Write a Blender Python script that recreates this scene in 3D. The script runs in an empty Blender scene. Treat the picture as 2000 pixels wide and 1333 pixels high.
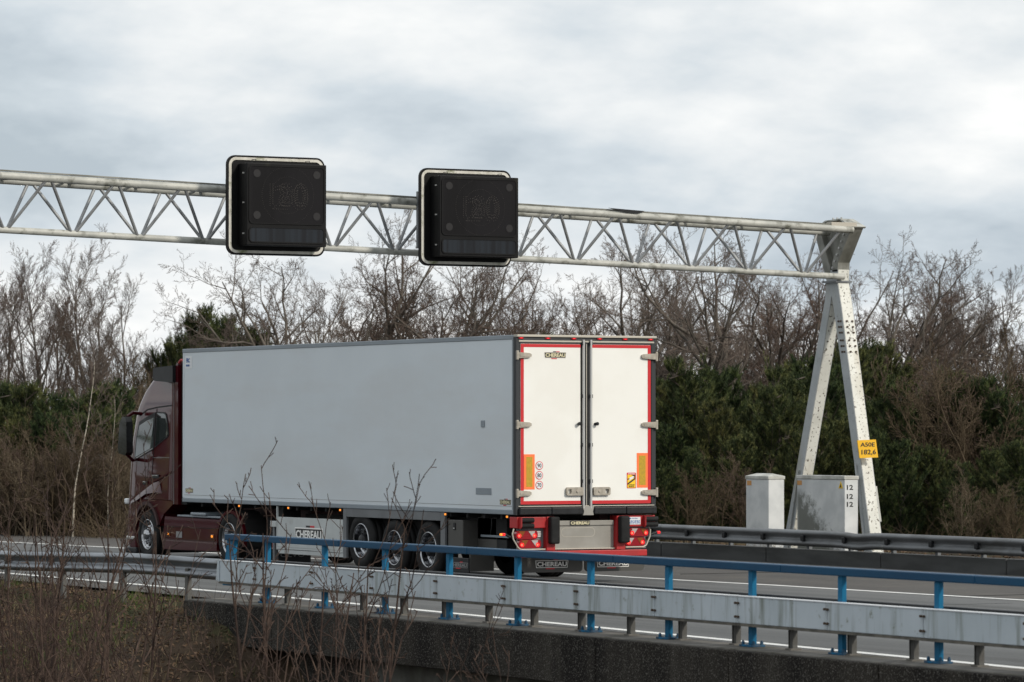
import bpy, bmesh, math, random
import numpy as np
from mathutils import Vector, Matrix
random.seed(7)
R = math.radians
scene = bpy.context.scene
COL = scene.collection
PI = math.pi
G = -0.10            # height of the road surface

# ------------------------------------------------------------------ camera
cam_d = bpy.data.cameras.new('camera')
cam = bpy.data.objects.new('camera', cam_d); COL.objects.link(cam)
YAW, PIT = 0.4999, math.atan((838.4 - 666.5) / 7806.6)
cam.location = (-31.3865, -57.2945, 2.4582)
cam.rotation_euler = (PI / 2 + PIT, 0, -YAW)
cam_d.sensor_width = 36.0
cam_d.lens = 7806.6 / 2000 * 36.0
cam_d.clip_start = 0.5; cam_d.clip_end = 6000
cam_d.dof.use_dof = True; cam_d.dof.focus_distance = 66; cam_d.dof.aperture_fstop = 4.0
scene.camera = cam

# ------------------------------------------------------------------ light and sky
SKY_OFF = (32.38, 7.98, 8.86)
SUN_EL, SUN_AZ = 30.0, 158.0      # azimuth clockwise from +Y
world = bpy.data.worlds.new('World'); scene.world = world; world.use_nodes = True
wn, wl = world.node_tree.nodes, world.node_tree.links
wn.clear()
w_out = wn.new('ShaderNodeOutputWorld'); w_bg = wn.new('ShaderNodeBackground')
sky = wn.new('ShaderNodeTexSky'); sky.sky_type = 'NISHITA'; sky.sun_disc = False
sky.sun_elevation = R(SUN_EL); sky.sun_rotation = R(SUN_AZ); sky.air_density = 1.0; sky.dust_density = 2.0
tc = wn.new('ShaderNodeTexCoord')
sep = wn.new('ShaderNodeSeparateXYZ'); wl.new(tc.outputs['Generated'], sep.inputs[0])
def wmath(op, a, b=None, c=None, clamp=False):
    n = wn.new('ShaderNodeMath'); n.operation = op; n.use_clamp = clamp
    for i, v in enumerate((a, b, c)):
        if v is None: continue
        if isinstance(v, (int, float)): n.inputs[i].default_value = v
        else: wl.new(v, n.inputs[i])
    return n.outputs[0]
zz = wmath('ADD', wmath('MAXIMUM', sep.outputs['Z'], 0.0), 0.34)
u = wmath('DIVIDE', sep.outputs['X'], zz); v = wmath('DIVIDE', sep.outputs['Y'], zz)
comb = wn.new('ShaderNodeCombineXYZ'); wl.new(u, comb.inputs[0]); wl.new(v, comb.inputs[1])
def wnoise(scale, detail, rough, dist, off):
    mp = wn.new('ShaderNodeMapping'); mp.inputs['Location'].default_value = off
    wl.new(comb.outputs[0], mp.inputs['Vector'])
    n = wn.new('ShaderNodeTexNoise'); n.inputs['Scale'].default_value = scale
    n.inputs['Detail'].default_value = detail; n.inputs['Roughness'].default_value = rough
    n.inputs['Distortion'].default_value = dist
    wl.new(mp.outputs[0], n.inputs['Vector']); return n.outputs['Fac']
n1 = wnoise(2.9, 6, 0.50, 0.25, SKY_OFF); n2 = wnoise(8.5, 7, 0.56, 0.1, (11.0, 2.0, 4.0))
n3 = wnoise(1.8, 4, 0.5, 0.2, (5.0, 1.0, 9.0))
mixv = wmath('ADD', wmath('MULTIPLY', n1, 0.66), wmath('MULTIPLY', n2, 0.34))
ramp = wn.new('ShaderNodeValToRGB'); wl.new(mixv, ramp.inputs[0])
cr = ramp.color_ramp
cr.elements[0].position = 0.34; cr.elements[0].color = (0.44, 0.505, 0.56, 1)
cr.elements[1].position = 0.60; cr.elements[1].color = (0.90, 0.905, 0.895, 1)
e = cr.elements.new(0.43); e.color = (0.585, 0.645, 0.69, 1)
e = cr.elements.new(0.50); e.color = (0.72, 0.755, 0.775, 1)
w_mix = wn.new('ShaderNodeMixRGB'); w_mix.blend_type = 'MIX'
skm = wn.new('ShaderNodeMixRGB'); skm.blend_type = 'MULTIPLY'; skm.inputs[0].default_value = 1
skm.inputs[2].default_value = (0.10, 0.10, 0.10, 1); wl.new(sky.outputs[0], skm.inputs[1])
gap = wmath('MULTIPLY', wmath('SUBTRACT', n3, 0.56), 3.0, clamp=True)
gap = wmath('MULTIPLY', gap, 0.2)
wl.new(gap, w_mix.inputs[0]); wl.new(ramp.outputs[0], w_mix.inputs[1]); wl.new(skm.outputs[0], w_mix.inputs[2])
wl.new(w_mix.outputs[0], w_bg.inputs[0]); w_bg.inputs[1].default_value = 1.13
wl.new(w_bg.outputs[0], w_out.inputs[0])

sun_d = bpy.data.lights.new('sun', 'SUN'); sun_d.energy = 2.5; sun_d.angle = R(7); sun_d.color = (1.0, 0.93, 0.82)
sun = bpy.data.objects.new('sun', sun_d); COL.objects.link(sun)
az = R(SUN_AZ)
sdir = Vector((math.sin(az) * math.cos(R(SUN_EL)), math.cos(az) * math.cos(R(SUN_EL)), math.sin(R(SUN_EL))))
sun.rotation_euler = sdir.to_track_quat('Z', 'Y').to_euler(); sun.location = (0, -40, 60)
vs = scene.view_settings
vs.view_transform = 'Standard'; vs.look = 'None'; vs.exposure = 0.0; vs.gamma = 1.0; vs.use_curve_mapping = False

# ------------------------------------------------------------------ materials
MATS = {}
def mat(name, col, rough=0.6, metal=0.0, col2=None, nscale=8.0, lo=0.4, hi=0.6, stretch=(1, 1, 1), detail=5,
        bump=0.0, bscale=60.0, coat=0.0, emit=None, estr=0.0, speck=None, rnd=0.0, trans=0.0, spec=0.5, dirt=None, hue=0.0):
    m = bpy.data.materials.new(name); m.use_nodes = True; MATS[name] = m
    nt = m.node_tree; N, L = nt.nodes, nt.links; b = N['Principled BSDF']
    b.inputs['Roughness'].default_value = rough; b.inputs['Metallic'].default_value = metal
    b.inputs['Coat Weight'].default_value = coat; b.inputs['Coat Roughness'].default_value = 0.03
    b.inputs['Specular IOR Level'].default_value = spec
    b.inputs['Transmission Weight'].default_value = trans
    c4 = lambda c: (c[0], c[1], c[2], 1)
    b.inputs['Base Color'].default_value = c4(col)
    tcn = N.new('ShaderNodeTexCoord'); out = None
    def noise(scale, st=(1, 1, 1), det=5, rg=0.55, off=0.0):
        mp = N.new('ShaderNodeMapping'); mp.inputs['Scale'].default_value = st
        mp.inputs['Location'].default_value = (off, off * 1.7, off * .3)
        L.new(tcn.outputs['Object'], mp.inputs['Vector'])
        n = N.new('ShaderNodeTexNoise'); n.inputs['Scale'].default_value = scale
        n.inputs['Detail'].default_value = det; n.inputs['Roughness'].default_value = rg
        L.new(mp.outputs[0], n.inputs['Vector']); return n.outputs['Fac']
    def rampn(fac, a, bb):
        r = N.new('ShaderNodeMapRange'); r.inputs['From Min'].default_value = a; r.inputs['From Max'].default_value = bb
        L.new(fac, r.inputs['Value']); return r.outputs[0]
    def mix(fac, a, bb):
        mx = N.new('ShaderNodeMixRGB')
        if isinstance(fac, float): mx.inputs[0].default_value = fac
        else: L.new(fac, mx.inputs[0])
        for i, q in ((1, a), (2, bb)):
            if isinstance(q, tuple): mx.inputs[i].default_value = c4(q)
            else: L.new(q, mx.inputs[i])
        return mx.outputs[0]
    cur = tuple(col)
    if col2: cur = mix(rampn(noise(nscale, stretch, detail), lo, hi), tuple(col), tuple(col2))
    if dirt:   # (colour, scale, stretch, lo, hi)
        cur = mix(rampn(noise(dirt[1], dirt[2], 6, 0.6, 13.0), dirt[3], dirt[4]), cur, tuple(dirt[0]))
    if speck:  # (colour, scale, lo, hi)
        cur = mix(rampn(noise(speck[1], (1, 1, 1), 3, 0.6, 5.0), speck[2], speck[3]), cur, tuple(speck[0]))
    if rnd:
        g = N.new('ShaderNodeNewGeometry'); oi = N.new('ShaderNodeObjectInfo')
        ad = N.new('ShaderNodeMath'); ad.operation = 'ADD'
        L.new(g.outputs['Random Per Island'], ad.inputs[0]); L.new(oi.outputs['Random'], ad.inputs[1])
        r = N.new('ShaderNodeMapRange'); r.inputs['From Max'].default_value = 2.0
        r.inputs['To Min'].default_value = 1 - rnd; r.inputs['To Max'].default_value = 1 + rnd
        L.new(ad.outputs[0], r.inputs['Value'])
        vm = N.new('ShaderNodeVectorMath'); vm.operation = 'SCALE'
        if isinstance(cur, tuple): vm.inputs[0].default_value = cur
        else: L.new(cur, vm.inputs[0])
        L.new(r.outputs[0], vm.inputs['Scale']); cur = vm.outputs[0]
        if hue:
            hs = N.new('ShaderNodeHueSaturation'); L.new(cur, hs.inputs['Color'])
            r2 = N.new('ShaderNodeMapRange'); L.new(oi.outputs['Random'], r2.inputs['Value'])
            r2.inputs['To Min'].default_value = .5 - hue; r2.inputs['To Max'].default_value = .5 + hue * .4; L.new(r2.outputs[0], hs.inputs['Hue'])
            r3 = N.new('ShaderNodeMapRange'); L.new(oi.outputs['Random'], r3.inputs['Value']); r3.inputs['To Min'].default_value = 1.45; r3.inputs['To Max'].default_value = .65; L.new(r3.outputs[0], hs.inputs['Value'])
            cur = hs.outputs[0]
    if not isinstance(cur, tuple): L.new(cur, b.inputs['Base Color'])
    if bump:
        bn = N.new('ShaderNodeBump'); bn.inputs['Strength'].default_value = bump; bn.inputs['Distance'].default_value = 0.02
        L.new(noise(bscale), bn.inputs['Height']); L.new(bn.outputs[0], b.inputs['Normal'])
    if emit:
        b.inputs['Emission Color'].default_value = c4(emit); b.inputs['Emission Strength'].default_value = estr
    return m
asph_lane = mat('asphalt_lane', (.075, .078, .079), .9, col2=(.118, .121, .122), nscale=.75, stretch=(1.4, .03, 1), lo=.38, hi=.62, dirt=((.048, .048, .048), 1.1, (1, .14, 1), .55, .72), bump=.3, bscale=90, speck=((.17, .17, .165), 70, .58, .72))
asph_sh = mat('asphalt_shoulder', (.055, .051, .048), .92, col2=(.082, .076, .070), nscale=.9, stretch=(1.2, .2, 1), lo=.3, hi=.7, bump=.4, bscale=80, speck=((.15, .14, .13), 60, .62, .74), dirt=((.10, .09, .075), 2.2, (1, .6, 1), .55, .75))
paint_white = mat('road_paint', (.72, .72, .70), .6, col2=(.5, .5, .48), nscale=3, lo=.5, hi=.85, bump=.1)
soil = mat('leafy_soil', (.024, .018, .013), .95, spec=.1, col2=(.055, .040, .028), nscale=1.6, bump=.8, bscale=14, dirt=((.045, .06, .018), .8, (1, 1, 1), .52, .7))
field = mat('rough_ground', (.06, .055, .03), .95, col2=(.09, .08, .04), nscale=.2, bump=.5, bscale=4)
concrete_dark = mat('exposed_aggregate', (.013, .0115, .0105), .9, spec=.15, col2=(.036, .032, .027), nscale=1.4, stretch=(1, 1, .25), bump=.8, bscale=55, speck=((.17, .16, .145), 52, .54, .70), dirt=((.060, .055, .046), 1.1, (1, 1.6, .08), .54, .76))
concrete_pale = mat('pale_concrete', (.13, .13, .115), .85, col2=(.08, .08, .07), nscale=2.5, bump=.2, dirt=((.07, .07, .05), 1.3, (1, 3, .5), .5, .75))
concrete_kerb = mat('kerb_concrete', (.16, .15, .135), .9, col2=(.10, .095, .085), nscale=3, bump=.4, bscale=40, dirt=((.05, .045, .03), 1.5, (1, 1, 1), .5, .7))
concrete_bar = mat('barrier_concrete', (.075, .078, .078), .85, col2=(.05, .052, .052), nscale=1.5, stretch=(1, .4, 2), bump=.3, bscale=35, dirt=((.12, .12, .115), 1.0, (1, .3, 3), .58, .8))
galv = mat('galvanised_steel', (.25, .27, .295), .42, .8, col2=(.17, .185, .205), nscale=3, stretch=(1, .3, 1), bump=.05, dirt=((.10, .10, .095), 2.5, (1, .5, 1), .55, .8))
galv_dark = mat('weathered_steel', (.19, .20, .21), .5, .35, col2=(.14, .147, .155), nscale=2.5, stretch=(1, .4, 1), dirt=((.06, .06, .055), 2.0, (1, .4, 1), .5, .8))
galv_post = mat('post_steel', (.105, .105, .10), .6, .2, col2=(.075, .073, .067), nscale=6)
plank = mat('weathered_white_plate', (.52, .58, .63), .55, col2=(.42, .48, .52), nscale=1.2, stretch=(1, 1, .6), lo=.35, hi=.65, dirt=((.16, .18, .15), 2.6, (1, 2.6, .22), .52, .74), speck=((.20, .22, .18), 9, .62, .78), bump=.05)
dark_lip = mat('dirty_lip', (.07, .065, .055), .8, col2=(.13, .12, .10), nscale=5)
blue = mat('blue_paint', (.0, .115, .24), .5, spec=.25, col2=(.0, .105, .21), nscale=3, dirt=((.05, .15, .25), 5, (1, 1, .35), .52, .8), speck=((.10, .07, .05), 26, .70, .74), bump=.04)
blue_rail = mat('handrail_dark_blue', (.0, .060, .135), .45, spec=.3, col2=(.0, .048, .115), nscale=2, stretch=(1, .4, 1), bump=.04)
blue_base = mat('blue_paint_worn', (.002, .115, .24), .6, spec=.2, col2=(.03, .07, .12), nscale=9, dirt=((.09, .06, .04), 8, (1, 1, 1), .58, .72))
rust = mat('rusty_bolt', (.10, .07, .05), .7, .4)
white_steel = mat('gantry_paint', (.47, .47, .43), .5, col2=(.36, .365, .335), nscale=2.5, dirt=((.11, .11, .085), 3.6, (1, 1, 1), .53, .70), bump=.05)
brace_steel = mat('brace_galvanised', (.33, .34, .345), .5, .35, col2=(.24, .245, .25), nscale=4)
leg_shaded = mat('leg_flaking_paint_shaded', (.40, .425, .435), .6, spec=.3, col2=(.34, .365, .375), nscale=2, speck=((.10, .085, .065), 34, .66, .70), bump=.08, dirt=((.34, .33, .28), 1.5, (1, 1, .4), .5, .75))  # flaking leg paint, base colour darkened for the shaded sides
leg_lit = mat('leg_flaking_paint_lit', (.70, .70, .65), .55, col2=(.60, .60, .55), nscale=2, speck=((.09, .075, .055), 19, .59, .65), bump=.08, dirt=((.45, .40, .30), 1.2, (1, 1, .4), .55, .8))  # same flaking paint, brightened in colour for the sunlit leg fronts
head_paint = mat('head_grimy_paint', (.24, .24, .215), .6, col2=(.15, .15, .13), nscale=2, dirt=((.08, .08, .06), 3, (1, 1, .3), .52, .75))
cabinet_paint = mat('cabinet_paint', (.64, .655, .655), .45, col2=(.52, .54, .545), nscale=2, bump=.03)
cabinet_lid = mat('cabinet_lid', (.56, .56, .53), .55, col2=(.38, .38, .345), nscale=3)
sign_black = mat('sign_black', (.0045, .0045, .005), .5, spec=.15, col2=(.007, .007, .0075), nscale=2, dirt=((.03, .032, .02), 1.5, (1, 1, .4), .6, .8))
sign_face = mat('sign_face', (.0045, .0042, .0052), .5, spec=.12, col2=(.0075, .007, .0085), nscale=1.2, stretch=(2, 1, .3))
sign_glass = mat('sign_lower_glass', (.005, .006, .009), .35, spec=.25, col2=(.012, .016, .022), nscale=3.0, stretch=(3, 1, .12))
sign_rim = mat('sign_rim', (.62, .60, .54), .6, col2=(.50, .48, .42), nscale=5, dirt=((.16, .17, .08), 3.5, (1, 1, 1), .57, .7))
led_grey = mat('unlit_led', (.13, .118, .11), .5, spec=.3)
lens_grey = mat('lamp_lens_off', (.014, .013, .014), .4, spec=.3)
maroon = mat('maroon_car_paint', (.050, .0010, .0042), .4, .0, coat=.75, spec=.08)
maroon_dk = mat('maroon_chassis', (.03, .005, .005), .6)
black_pl = mat('black_plastic', (.009, .010, .012), .45, spec=.3, col2=(.015, .016, .018), nscale=4)
black_void = mat('dark_underbody', (.006, .006, .006), .85)
rubber = mat('tyre_rubber', (.009, .0093, .0097), .75, spec=.25, col2=(.015, .015, .0155), nscale=6)
chrome = mat('polished_rim', (.42, .43, .45), .14, 1.0, col2=(.16, .16, .165), nscale=6, lo=.45, hi=.7)
rim_grey = mat('dull_rim', (.35, .35, .35), .35, .8)
glass_daylight = mat('door_glass_painted_daylight', (.09, .11, .105), .05, spec=.9, coat=.5, col2=(.02, .03, .028), nscale=2.2, lo=.44, hi=.5, detail=1)  # opaque pane, pale patches paint daylight showing through from the opposite window
glass_dk = mat('cab_glass', (.02, .026, .025), .04, spec=.9, coat=.5)
mirror_glass = mat('mirror_body', (.006, .007, .008), .15, spec=.35, coat=.15)
body_white = mat('trailer_side_panel', (.63, .685, .725), .42, spec=.35, col2=(.61, .665, .705), nscale=.7, bump=.015, bscale=120, dirt=((.56, .58, .59), .5, (1, .5, 2), .45, .85))
door_white = mat('trailer_door_panel', (.80, .795, .755), .5, col2=(.77, .76, .715), nscale=1.2, dirt=((.66, .65, .60), .8, (1, 1, .5), .58, .85))
alu_rail = mat('aluminium_rail', (.27, .31, .345), .45, .3, col2=(.23, .265, .295), nscale=2, stretch=(1, .3, 1))
skirt_grey = mat('skirt_grey', (.17, .18, .19), .5, .2, col2=(.14, .147, .155), nscale=1.5)
panel_white = mat('skirt_white', (.50, .53, .53), .45, col2=(.46, .485, .485), nscale=2, dirt=((.30, .31, .29), 1.2, (1, 1, 1), .6, .8))
box_grey = mat('toolbox_grey', (.075, .073, .068), .5, .3)
steel_br = mat('hinge_steel', (.44, .40, .34), .4, .5, col2=(.34, .31, .26), nscale=12)
lock_steel = mat('lock_bar_steel', (.50, .50, .49), .4, .4)
trim_beige = mat('trim_beige', (.45, .42, .36), .45, .2)
frame_blk = mat('frame_black', (.035, .037, .040), .5, col2=(.028, .029, .031), nscale=3)
frame_slate = mat('frame_slate', (.030, .033, .037), .5, .3)
red_tape = mat('red_tape', (.52, .010, .016), .45)
red_paint = mat('red_paint', (.42, .012, .015), .45, col2=(.34, .014, .015), nscale=4)
orange_fl = mat('orange_fluorescent', (.98, .19, .045), .5)
amber_refl = mat('amber_reflector', (.50, .31, .015), .4, col2=(.42, .27, .02), nscale=30)
sticker_white = mat('sticker_white', (.72, .74, .76), .5)
sticker_red = mat('sticker_red', (.58, .02, .03), .5)
sticker_yellow = mat('sticker_yellow', (.85, .55, .01), .5)
ink_black = mat('ink_black', (.012, .012, .013), .55)
ink_blue = mat('ink_blue', (.02, .10, .32), .55)
ink_gold = mat('ink_gold', (.70, .64, .42), .5)
ink_white = mat('ink_white', (.85, .85, .82), .5)
ink_grey = mat('ink_grey', (.22, .22, .22), .5)
plate_grey = mat('rear_plate_grey', (.30, .29, .265), .5, .2, col2=(.26, .25, .225), nscale=3)
lens_red = mat('tail_lens_red', (.26, .006, .012), .18, coat=.5)
lens_amber = mat('tail_lens_amber', (.22, .065, .008), .2, coat=.5)
lens_clear = mat('tail_lens_clear', (.42, .40, .38), .25, coat=.5)
glow_red = mat('glowing_red_lamp', (.5, .01, .01), .3, emit=(1, .015, .02), estr=.75)
glow_core = mat('glowing_lamp_core', (.8, .1, .05), .3, emit=(1, .20, .12), estr=1.0)
glow_amber = mat('glowing_amber_lamp', (.6, .2, .02), .3, emit=(1, .30, .03), estr=1.2)
yellow_sign = mat('km_sign_yellow', (.82, .46, .015), .45)
orange_label = mat('orange_label', (.55, .27, .08), .5)
bark = mat('bark_grey', (.135, .115, .095), .9, col2=(.085, .072, .058), nscale=5, rnd=.25)
bark_dark = mat('bark_dark', (.095, .077, .062), .9, col2=(.055, .045, .037), nscale=5, rnd=.25)
twig_brown = mat('twig_brown', (.135, .108, .092), .9, spec=.1, rnd=.35)
twig_red = mat('twig_reddish', (.125, .090, .074), .9, spec=.1, rnd=.35)
twig_near = mat('near_twig', (.088, .060, .047), .85, spec=.15, col2=(.045, .031, .027), nscale=9, rnd=.35)
pale_branch = mat('pale_branch', (.15, .12, .085), .9, spec=.1, rnd=.3)
bush_twig = mat('bush_twig', (.090, .068, .045), .9, spec=.1, rnd=.35)
birch_bark = mat('birch_bark', (.42, .38, .31), .8, col2=(.12, .10, .08), nscale=5, stretch=(1, 1, 3), lo=.5, hi=.62)
needle = mat('pine_needles', (.027, .042, .016), .7, spec=.2, col2=(.105, .128, .045), nscale=3.6, lo=.46, hi=.62, detail=2, rnd=.5, hue=.05)
grass_m = mat('grass_blades', (.055, .088, .02), .8, spec=.1, rnd=.6)
leaf_m = mat('dead_leaves', (.125, .083, .055), .85, spec=.1, rnd=.75)
straw_m = mat('dry_stalks', (.15, .12, .075), .85, spec=.1, rnd=.5)

# cabinet moss stain : a real stain with its own shape on the cabinet side
def moss_mat():
    m = cabinet_paint.copy(); m.name = 'cabinet_paint_mossy'
    nt = m.node_tree; N, L = nt.nodes, nt.links; b = N['Principled BSDF']
    src = b.inputs['Base Color'].links[0].from_socket
    t = N.new('ShaderNodeTexCoord'); s = N.new('ShaderNodeSeparateXYZ'); L.new(t.outputs['Object'], s.inputs[0])
    def mt(op, a, bb, clamp=False):
        n = N.new('ShaderNodeMath'); n.operation = op; n.use_clamp = clamp
        for i, q in enumerate((a, bb)):
            if isinstance(q, (int, float)): n.inputs[i].default_value = q
            else: L.new(q, n.inputs[i])
        return n.outputs[0]
    # plume : widens towards the ground, its tip near the rear top corner
    w = mt('SUBTRACT', 1.86, mt('MULTIPLY', s.outputs['Z'], 1.07))       # half width by height
    d = mt('SUBTRACT', w, mt('SUBTRACT', 1.72, s.outputs['Y']))
    n = N.new('ShaderNodeTexNoise'); n.inputs['Scale'].default_value = 7; n.inputs['Detail'].default_value = 8; n.inputs['Roughness'].default_value = .75
    L.new(t.outputs['Object'], n.inputs['Vector'])
    edge = mt('ADD', mt('MULTIPLY', d, 1.5), mt('MULTIPLY', mt('SUBTRACT', n.outputs['Fac'], .5), 3.2))
    fac = mt('MULTIPLY', edge, 1.4, True)
    top = mt('MULTIPLY', mt('SUBTRACT', 1.38, s.outputs['Z']), 6.0, True)
    back = mt('MULTIPLY', mt('SUBTRACT', 1.74, s.outputs['Y']), 8.0, True)
    fac = mt('MULTIPLY', mt('MULTIPLY', fac, top), mt('MULTIPLY', back, .85))
    mx = N.new('ShaderNodeMixRGB'); L.new(fac, mx.inputs[0]); L.new(src, mx.inputs[1]); mx.inputs[2].default_value = (.075, .08, .06, 1)
    L.new(mx.outputs[0], b.inputs['Base Color']); return m
cabinet_moss = moss_mat()

# ------------------------------------------------------------------ object helpers
ORG = {}
def thing(name, label, cat, loc=(0, 0, 0), group=None):
    o = bpy.data.objects.new(name, None); COL.objects.link(o); o.location = loc
    o.empty_display_size = .2; ORG[o] = Vector(loc)
    o['label'] = label; o['category'] = cat
    if group: o['group'] = group
    return o
class MB:
    def __init__(s): s.v = []; s.f = []; s.sm = []
    def add(s, vs, fs, smooth=False):
        b = len(s.v); s.v.extend([tuple(map(float, p)) for p in vs])
        s.f.extend([tuple(i + b for i in f) for f in fs]); s.sm.extend([smooth] * len(fs)); return s
    def box(s, x0, x1, y0, y1, z0, z1):
        vs = [(x, y, z) for x in (x0, x1) for y in (y0, y1) for z in (z0, z1)]
        return s.add(vs, [(0, 1, 3, 2), (4, 6, 7, 5), (0, 4, 5, 1), (2, 3, 7, 6), (0, 2, 6, 4), (1, 5, 7, 3)])
    def bbox(s, x0, x1, y0, y1, z0, z1, b=.01, seg=2):
        bm = bmesh.new(); bmesh.ops.create_cube(bm, size=1)
        for q in bm.verts:
            q.co = Vector(((x0 + x1) / 2 + q.co.x * (x1 - x0), (y0 + y1) / 2 + q.co.y * (y1 - y0), (z0 + z1) / 2 + q.co.z * (z1 - z0)))
        bmesh.ops.bevel(bm, geom=list(bm.edges), offset=b, segments=seg, profile=.5, affect='EDGES')
        bm.verts.index_update()
        s.add([q.co for q in bm.verts], [[q.index for q in f.verts] for f in bm.faces]); bm.free(); return s
    def prism(s, poly, axis, a, b, smooth_side=False):
        """polygon in the two remaining axes (order x,y,z) extruded along axis from a to b"""
        def P(q, t):
            if axis == 'x': return (t, q[0], q[1])
            if axis == 'y': return (q[0], t, q[1])
            return (q[0], q[1], t)
        n = len(poly); vs = [P(q, a) for q in poly] + [P(q, b) for q in poly]
        s.add(vs, [tuple(range(n - 1, -1, -1)), tuple(range(n, 2 * n))])
        s.add(vs, [(i, (i + 1) % n, (i + 1) % n + n, i + n) for i in range(n)], smooth_side); return s
    def cyl(s, p0, p1, r, n=12, r2=None, caps=True, smooth=True):
        p0, p1 = Vector(p0), Vector(p1); d = (p1 - p0).normalized()
        a = d.orthogonal().normalized(); b = d.cross(a); r2 = r if r2 is None else r2
        vs = [p0 + (a * math.cos(2 * PI * i / n) + b * math.sin(2 * PI * i / n)) * r for i in range(n)]
        vs += [p1 + (a * math.cos(2 * PI * i / n) + b * math.sin(2 * PI * i / n)) * r2 for i in range(n)]
        s.add(vs, [(i, (i + 1) % n, (i + 1) % n + n, i + n) for i in range(n)], smooth)
        if caps: s.add(vs, [tuple(range(n - 1, -1, -1)), tuple(range(n, 2 * n))])
        return s
    def tube(s, pts, r, n=8):
        for i in range(len(pts) - 1): s.cyl(pts[i], pts[i + 1], r, n)
        return s
    def lathe(s, prof, c, n=40, sx=1):
        """profile of (offset along x, radius) turned round an axis parallel to x through c"""
        m = len(prof); vs = []
        for i in range(n):
            t = 2 * PI * i / n
            for (ox, r) in prof: vs.append((c[0] + sx * ox, c[1] + r * math.cos(t), c[2] + r * math.sin(t)))
        fs = [(i * m + j, ((i + 1) % n) * m + j, ((i + 1) % n) * m + j + 1, i * m + j + 1) for i in range(n) for j in range(m - 1)]
        return s.add(vs, fs, True)
    def shear(s):
        s.v = [(x + float(np.interp(z, [1.5, 2.9], [0, .05])), y, z) for (x, y, z) in s.v]; return s
    def build(s, name, material, parent=None, kind=None, label=None, loc=None):
        me = bpy.data.meshes.new(name); org = ORG[parent] if parent is not None else Vector(loc or (0, 0, 0))
        me.from_pydata([(x - org.x, y - org.y, z - org.z) for (x, y, z) in s.v], [], s.f)
        me.polygons.foreach_set('use_smooth', s.sm); me.materials.append(material)
        bm = bmesh.new(); bm.from_mesh(me); bmesh.ops.recalc_face_normals(bm, faces=bm.faces)
        bm.to_mesh(me); bm.free(); me.update()
        o = bpy.data.objects.new(name, me); COL.objects.link(o)
        if parent is not None: o.parent = parent
        else: o.location = org
        ORG[o] = org
        if kind: o['kind'] = kind
        if label: o['label'] = label
        return o
def mesh_np(name, V, F, material, parent=None, kind=None, smooth=True):
    me = bpy.data.meshes.new(name); V = np.asarray(V, dtype=np.float32); F = np.asarray(F, dtype=np.int32)
    k = F.shape[1]
    me.vertices.add(len(V)); me.vertices.foreach_set('co', V.ravel())
    me.loops.add(F.size); me.loops.foreach_set('vertex_index', F.ravel())
    me.polygons.add(len(F)); me.polygons.foreach_set('loop_start', np.arange(0, F.size, k, dtype=np.int32))
    me.polygons.foreach_set('loop_total', np.full(len(F), k, dtype=np.int32))
    me.polygons.foreach_set('use_smooth', np.full(len(F), smooth)); me.materials.append(material)
    me.update(calc_edges=True); me.validate()
    o = bpy.data.objects.new(name, me); COL.objects.link(o)
    if parent is not None: o.parent = parent
    if kind: o['kind'] = kind
    ORG[o] = Vector((0, 0, 0)); return o
def copy_tree(o, parent=None):
    c = o.copy(); COL.objects.link(c)
    if parent is not None: c.parent = parent
    for ch in list(o.children): copy_tree(ch, c)
    return c
def rrect(x0, x1, y0, y1, r, n=5):
    out = []
    for (cx, cy, a0) in ((x1 - r, y1 - r, 0), (x0 + r, y1 - r, 90), (x0 + r, y0 + r, 180), (x1 - r, y0 + r, 270)):
        for i in range(n + 1):
            a = R(a0 + 90 * i / n); out.append((cx + r * math.cos(a), cy + r * math.sin(a)))
    return out
_tc = {}
def text_geo(s, bold=.0):
    if (s, bold) in _tc: return _tc[(s, bold)]
    cu = bpy.data.curves.new('t', 'FONT'); cu.body = s; cu.size = 1; cu.extrude = .02; cu.offset = bold; cu.resolution_u = 3
    o = bpy.data.objects.new('t', cu); COL.objects.link(o)
    dg = bpy.context.evaluated_depsgraph_get(); dg.update()
    me = bpy.data.meshes.new_from_object(o.evaluated_get(dg))
    vs = np.array([v.co[:] for v in me.vertices]); fs = [tuple(p.vertices) for p in me.polygons]
    bpy.data.objects.remove(o); bpy.data.curves.remove(cu); bpy.data.meshes.remove(me)
    lo = vs.min(0); hi = vs.max(0); vs[:, :2] = (vs[:, :2] - lo[:2]) / (hi[:2] - lo[:2])
    vs[:, 2] = (vs[:, 2] - lo[2]) / (hi[2] - lo[2]); _tc[(s, bold)] = (vs, fs); return _tc[(s, bold)]
def text(mb, s, face, a0, a1, z0, z1, pos, th=.003, bold=.02, sl=0.0):
    """letters on a face: 'rear' (reads along +x, on plane y=pos) or 'side' (reads along -y, on plane x=pos)"""
    vs, fs = text_geo(s, bold); out = []
    for (x, y, t) in vs:
        z = z0 + y * (z1 - z0) + sl * x
        if face == 'rear': out.append((a0 + x * (a1 - a0), pos - t * th, z))
        else: out.append((pos - t * th, a0 - x * (a0 - a1), z))
    mb.add(out, fs); return mb

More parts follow.
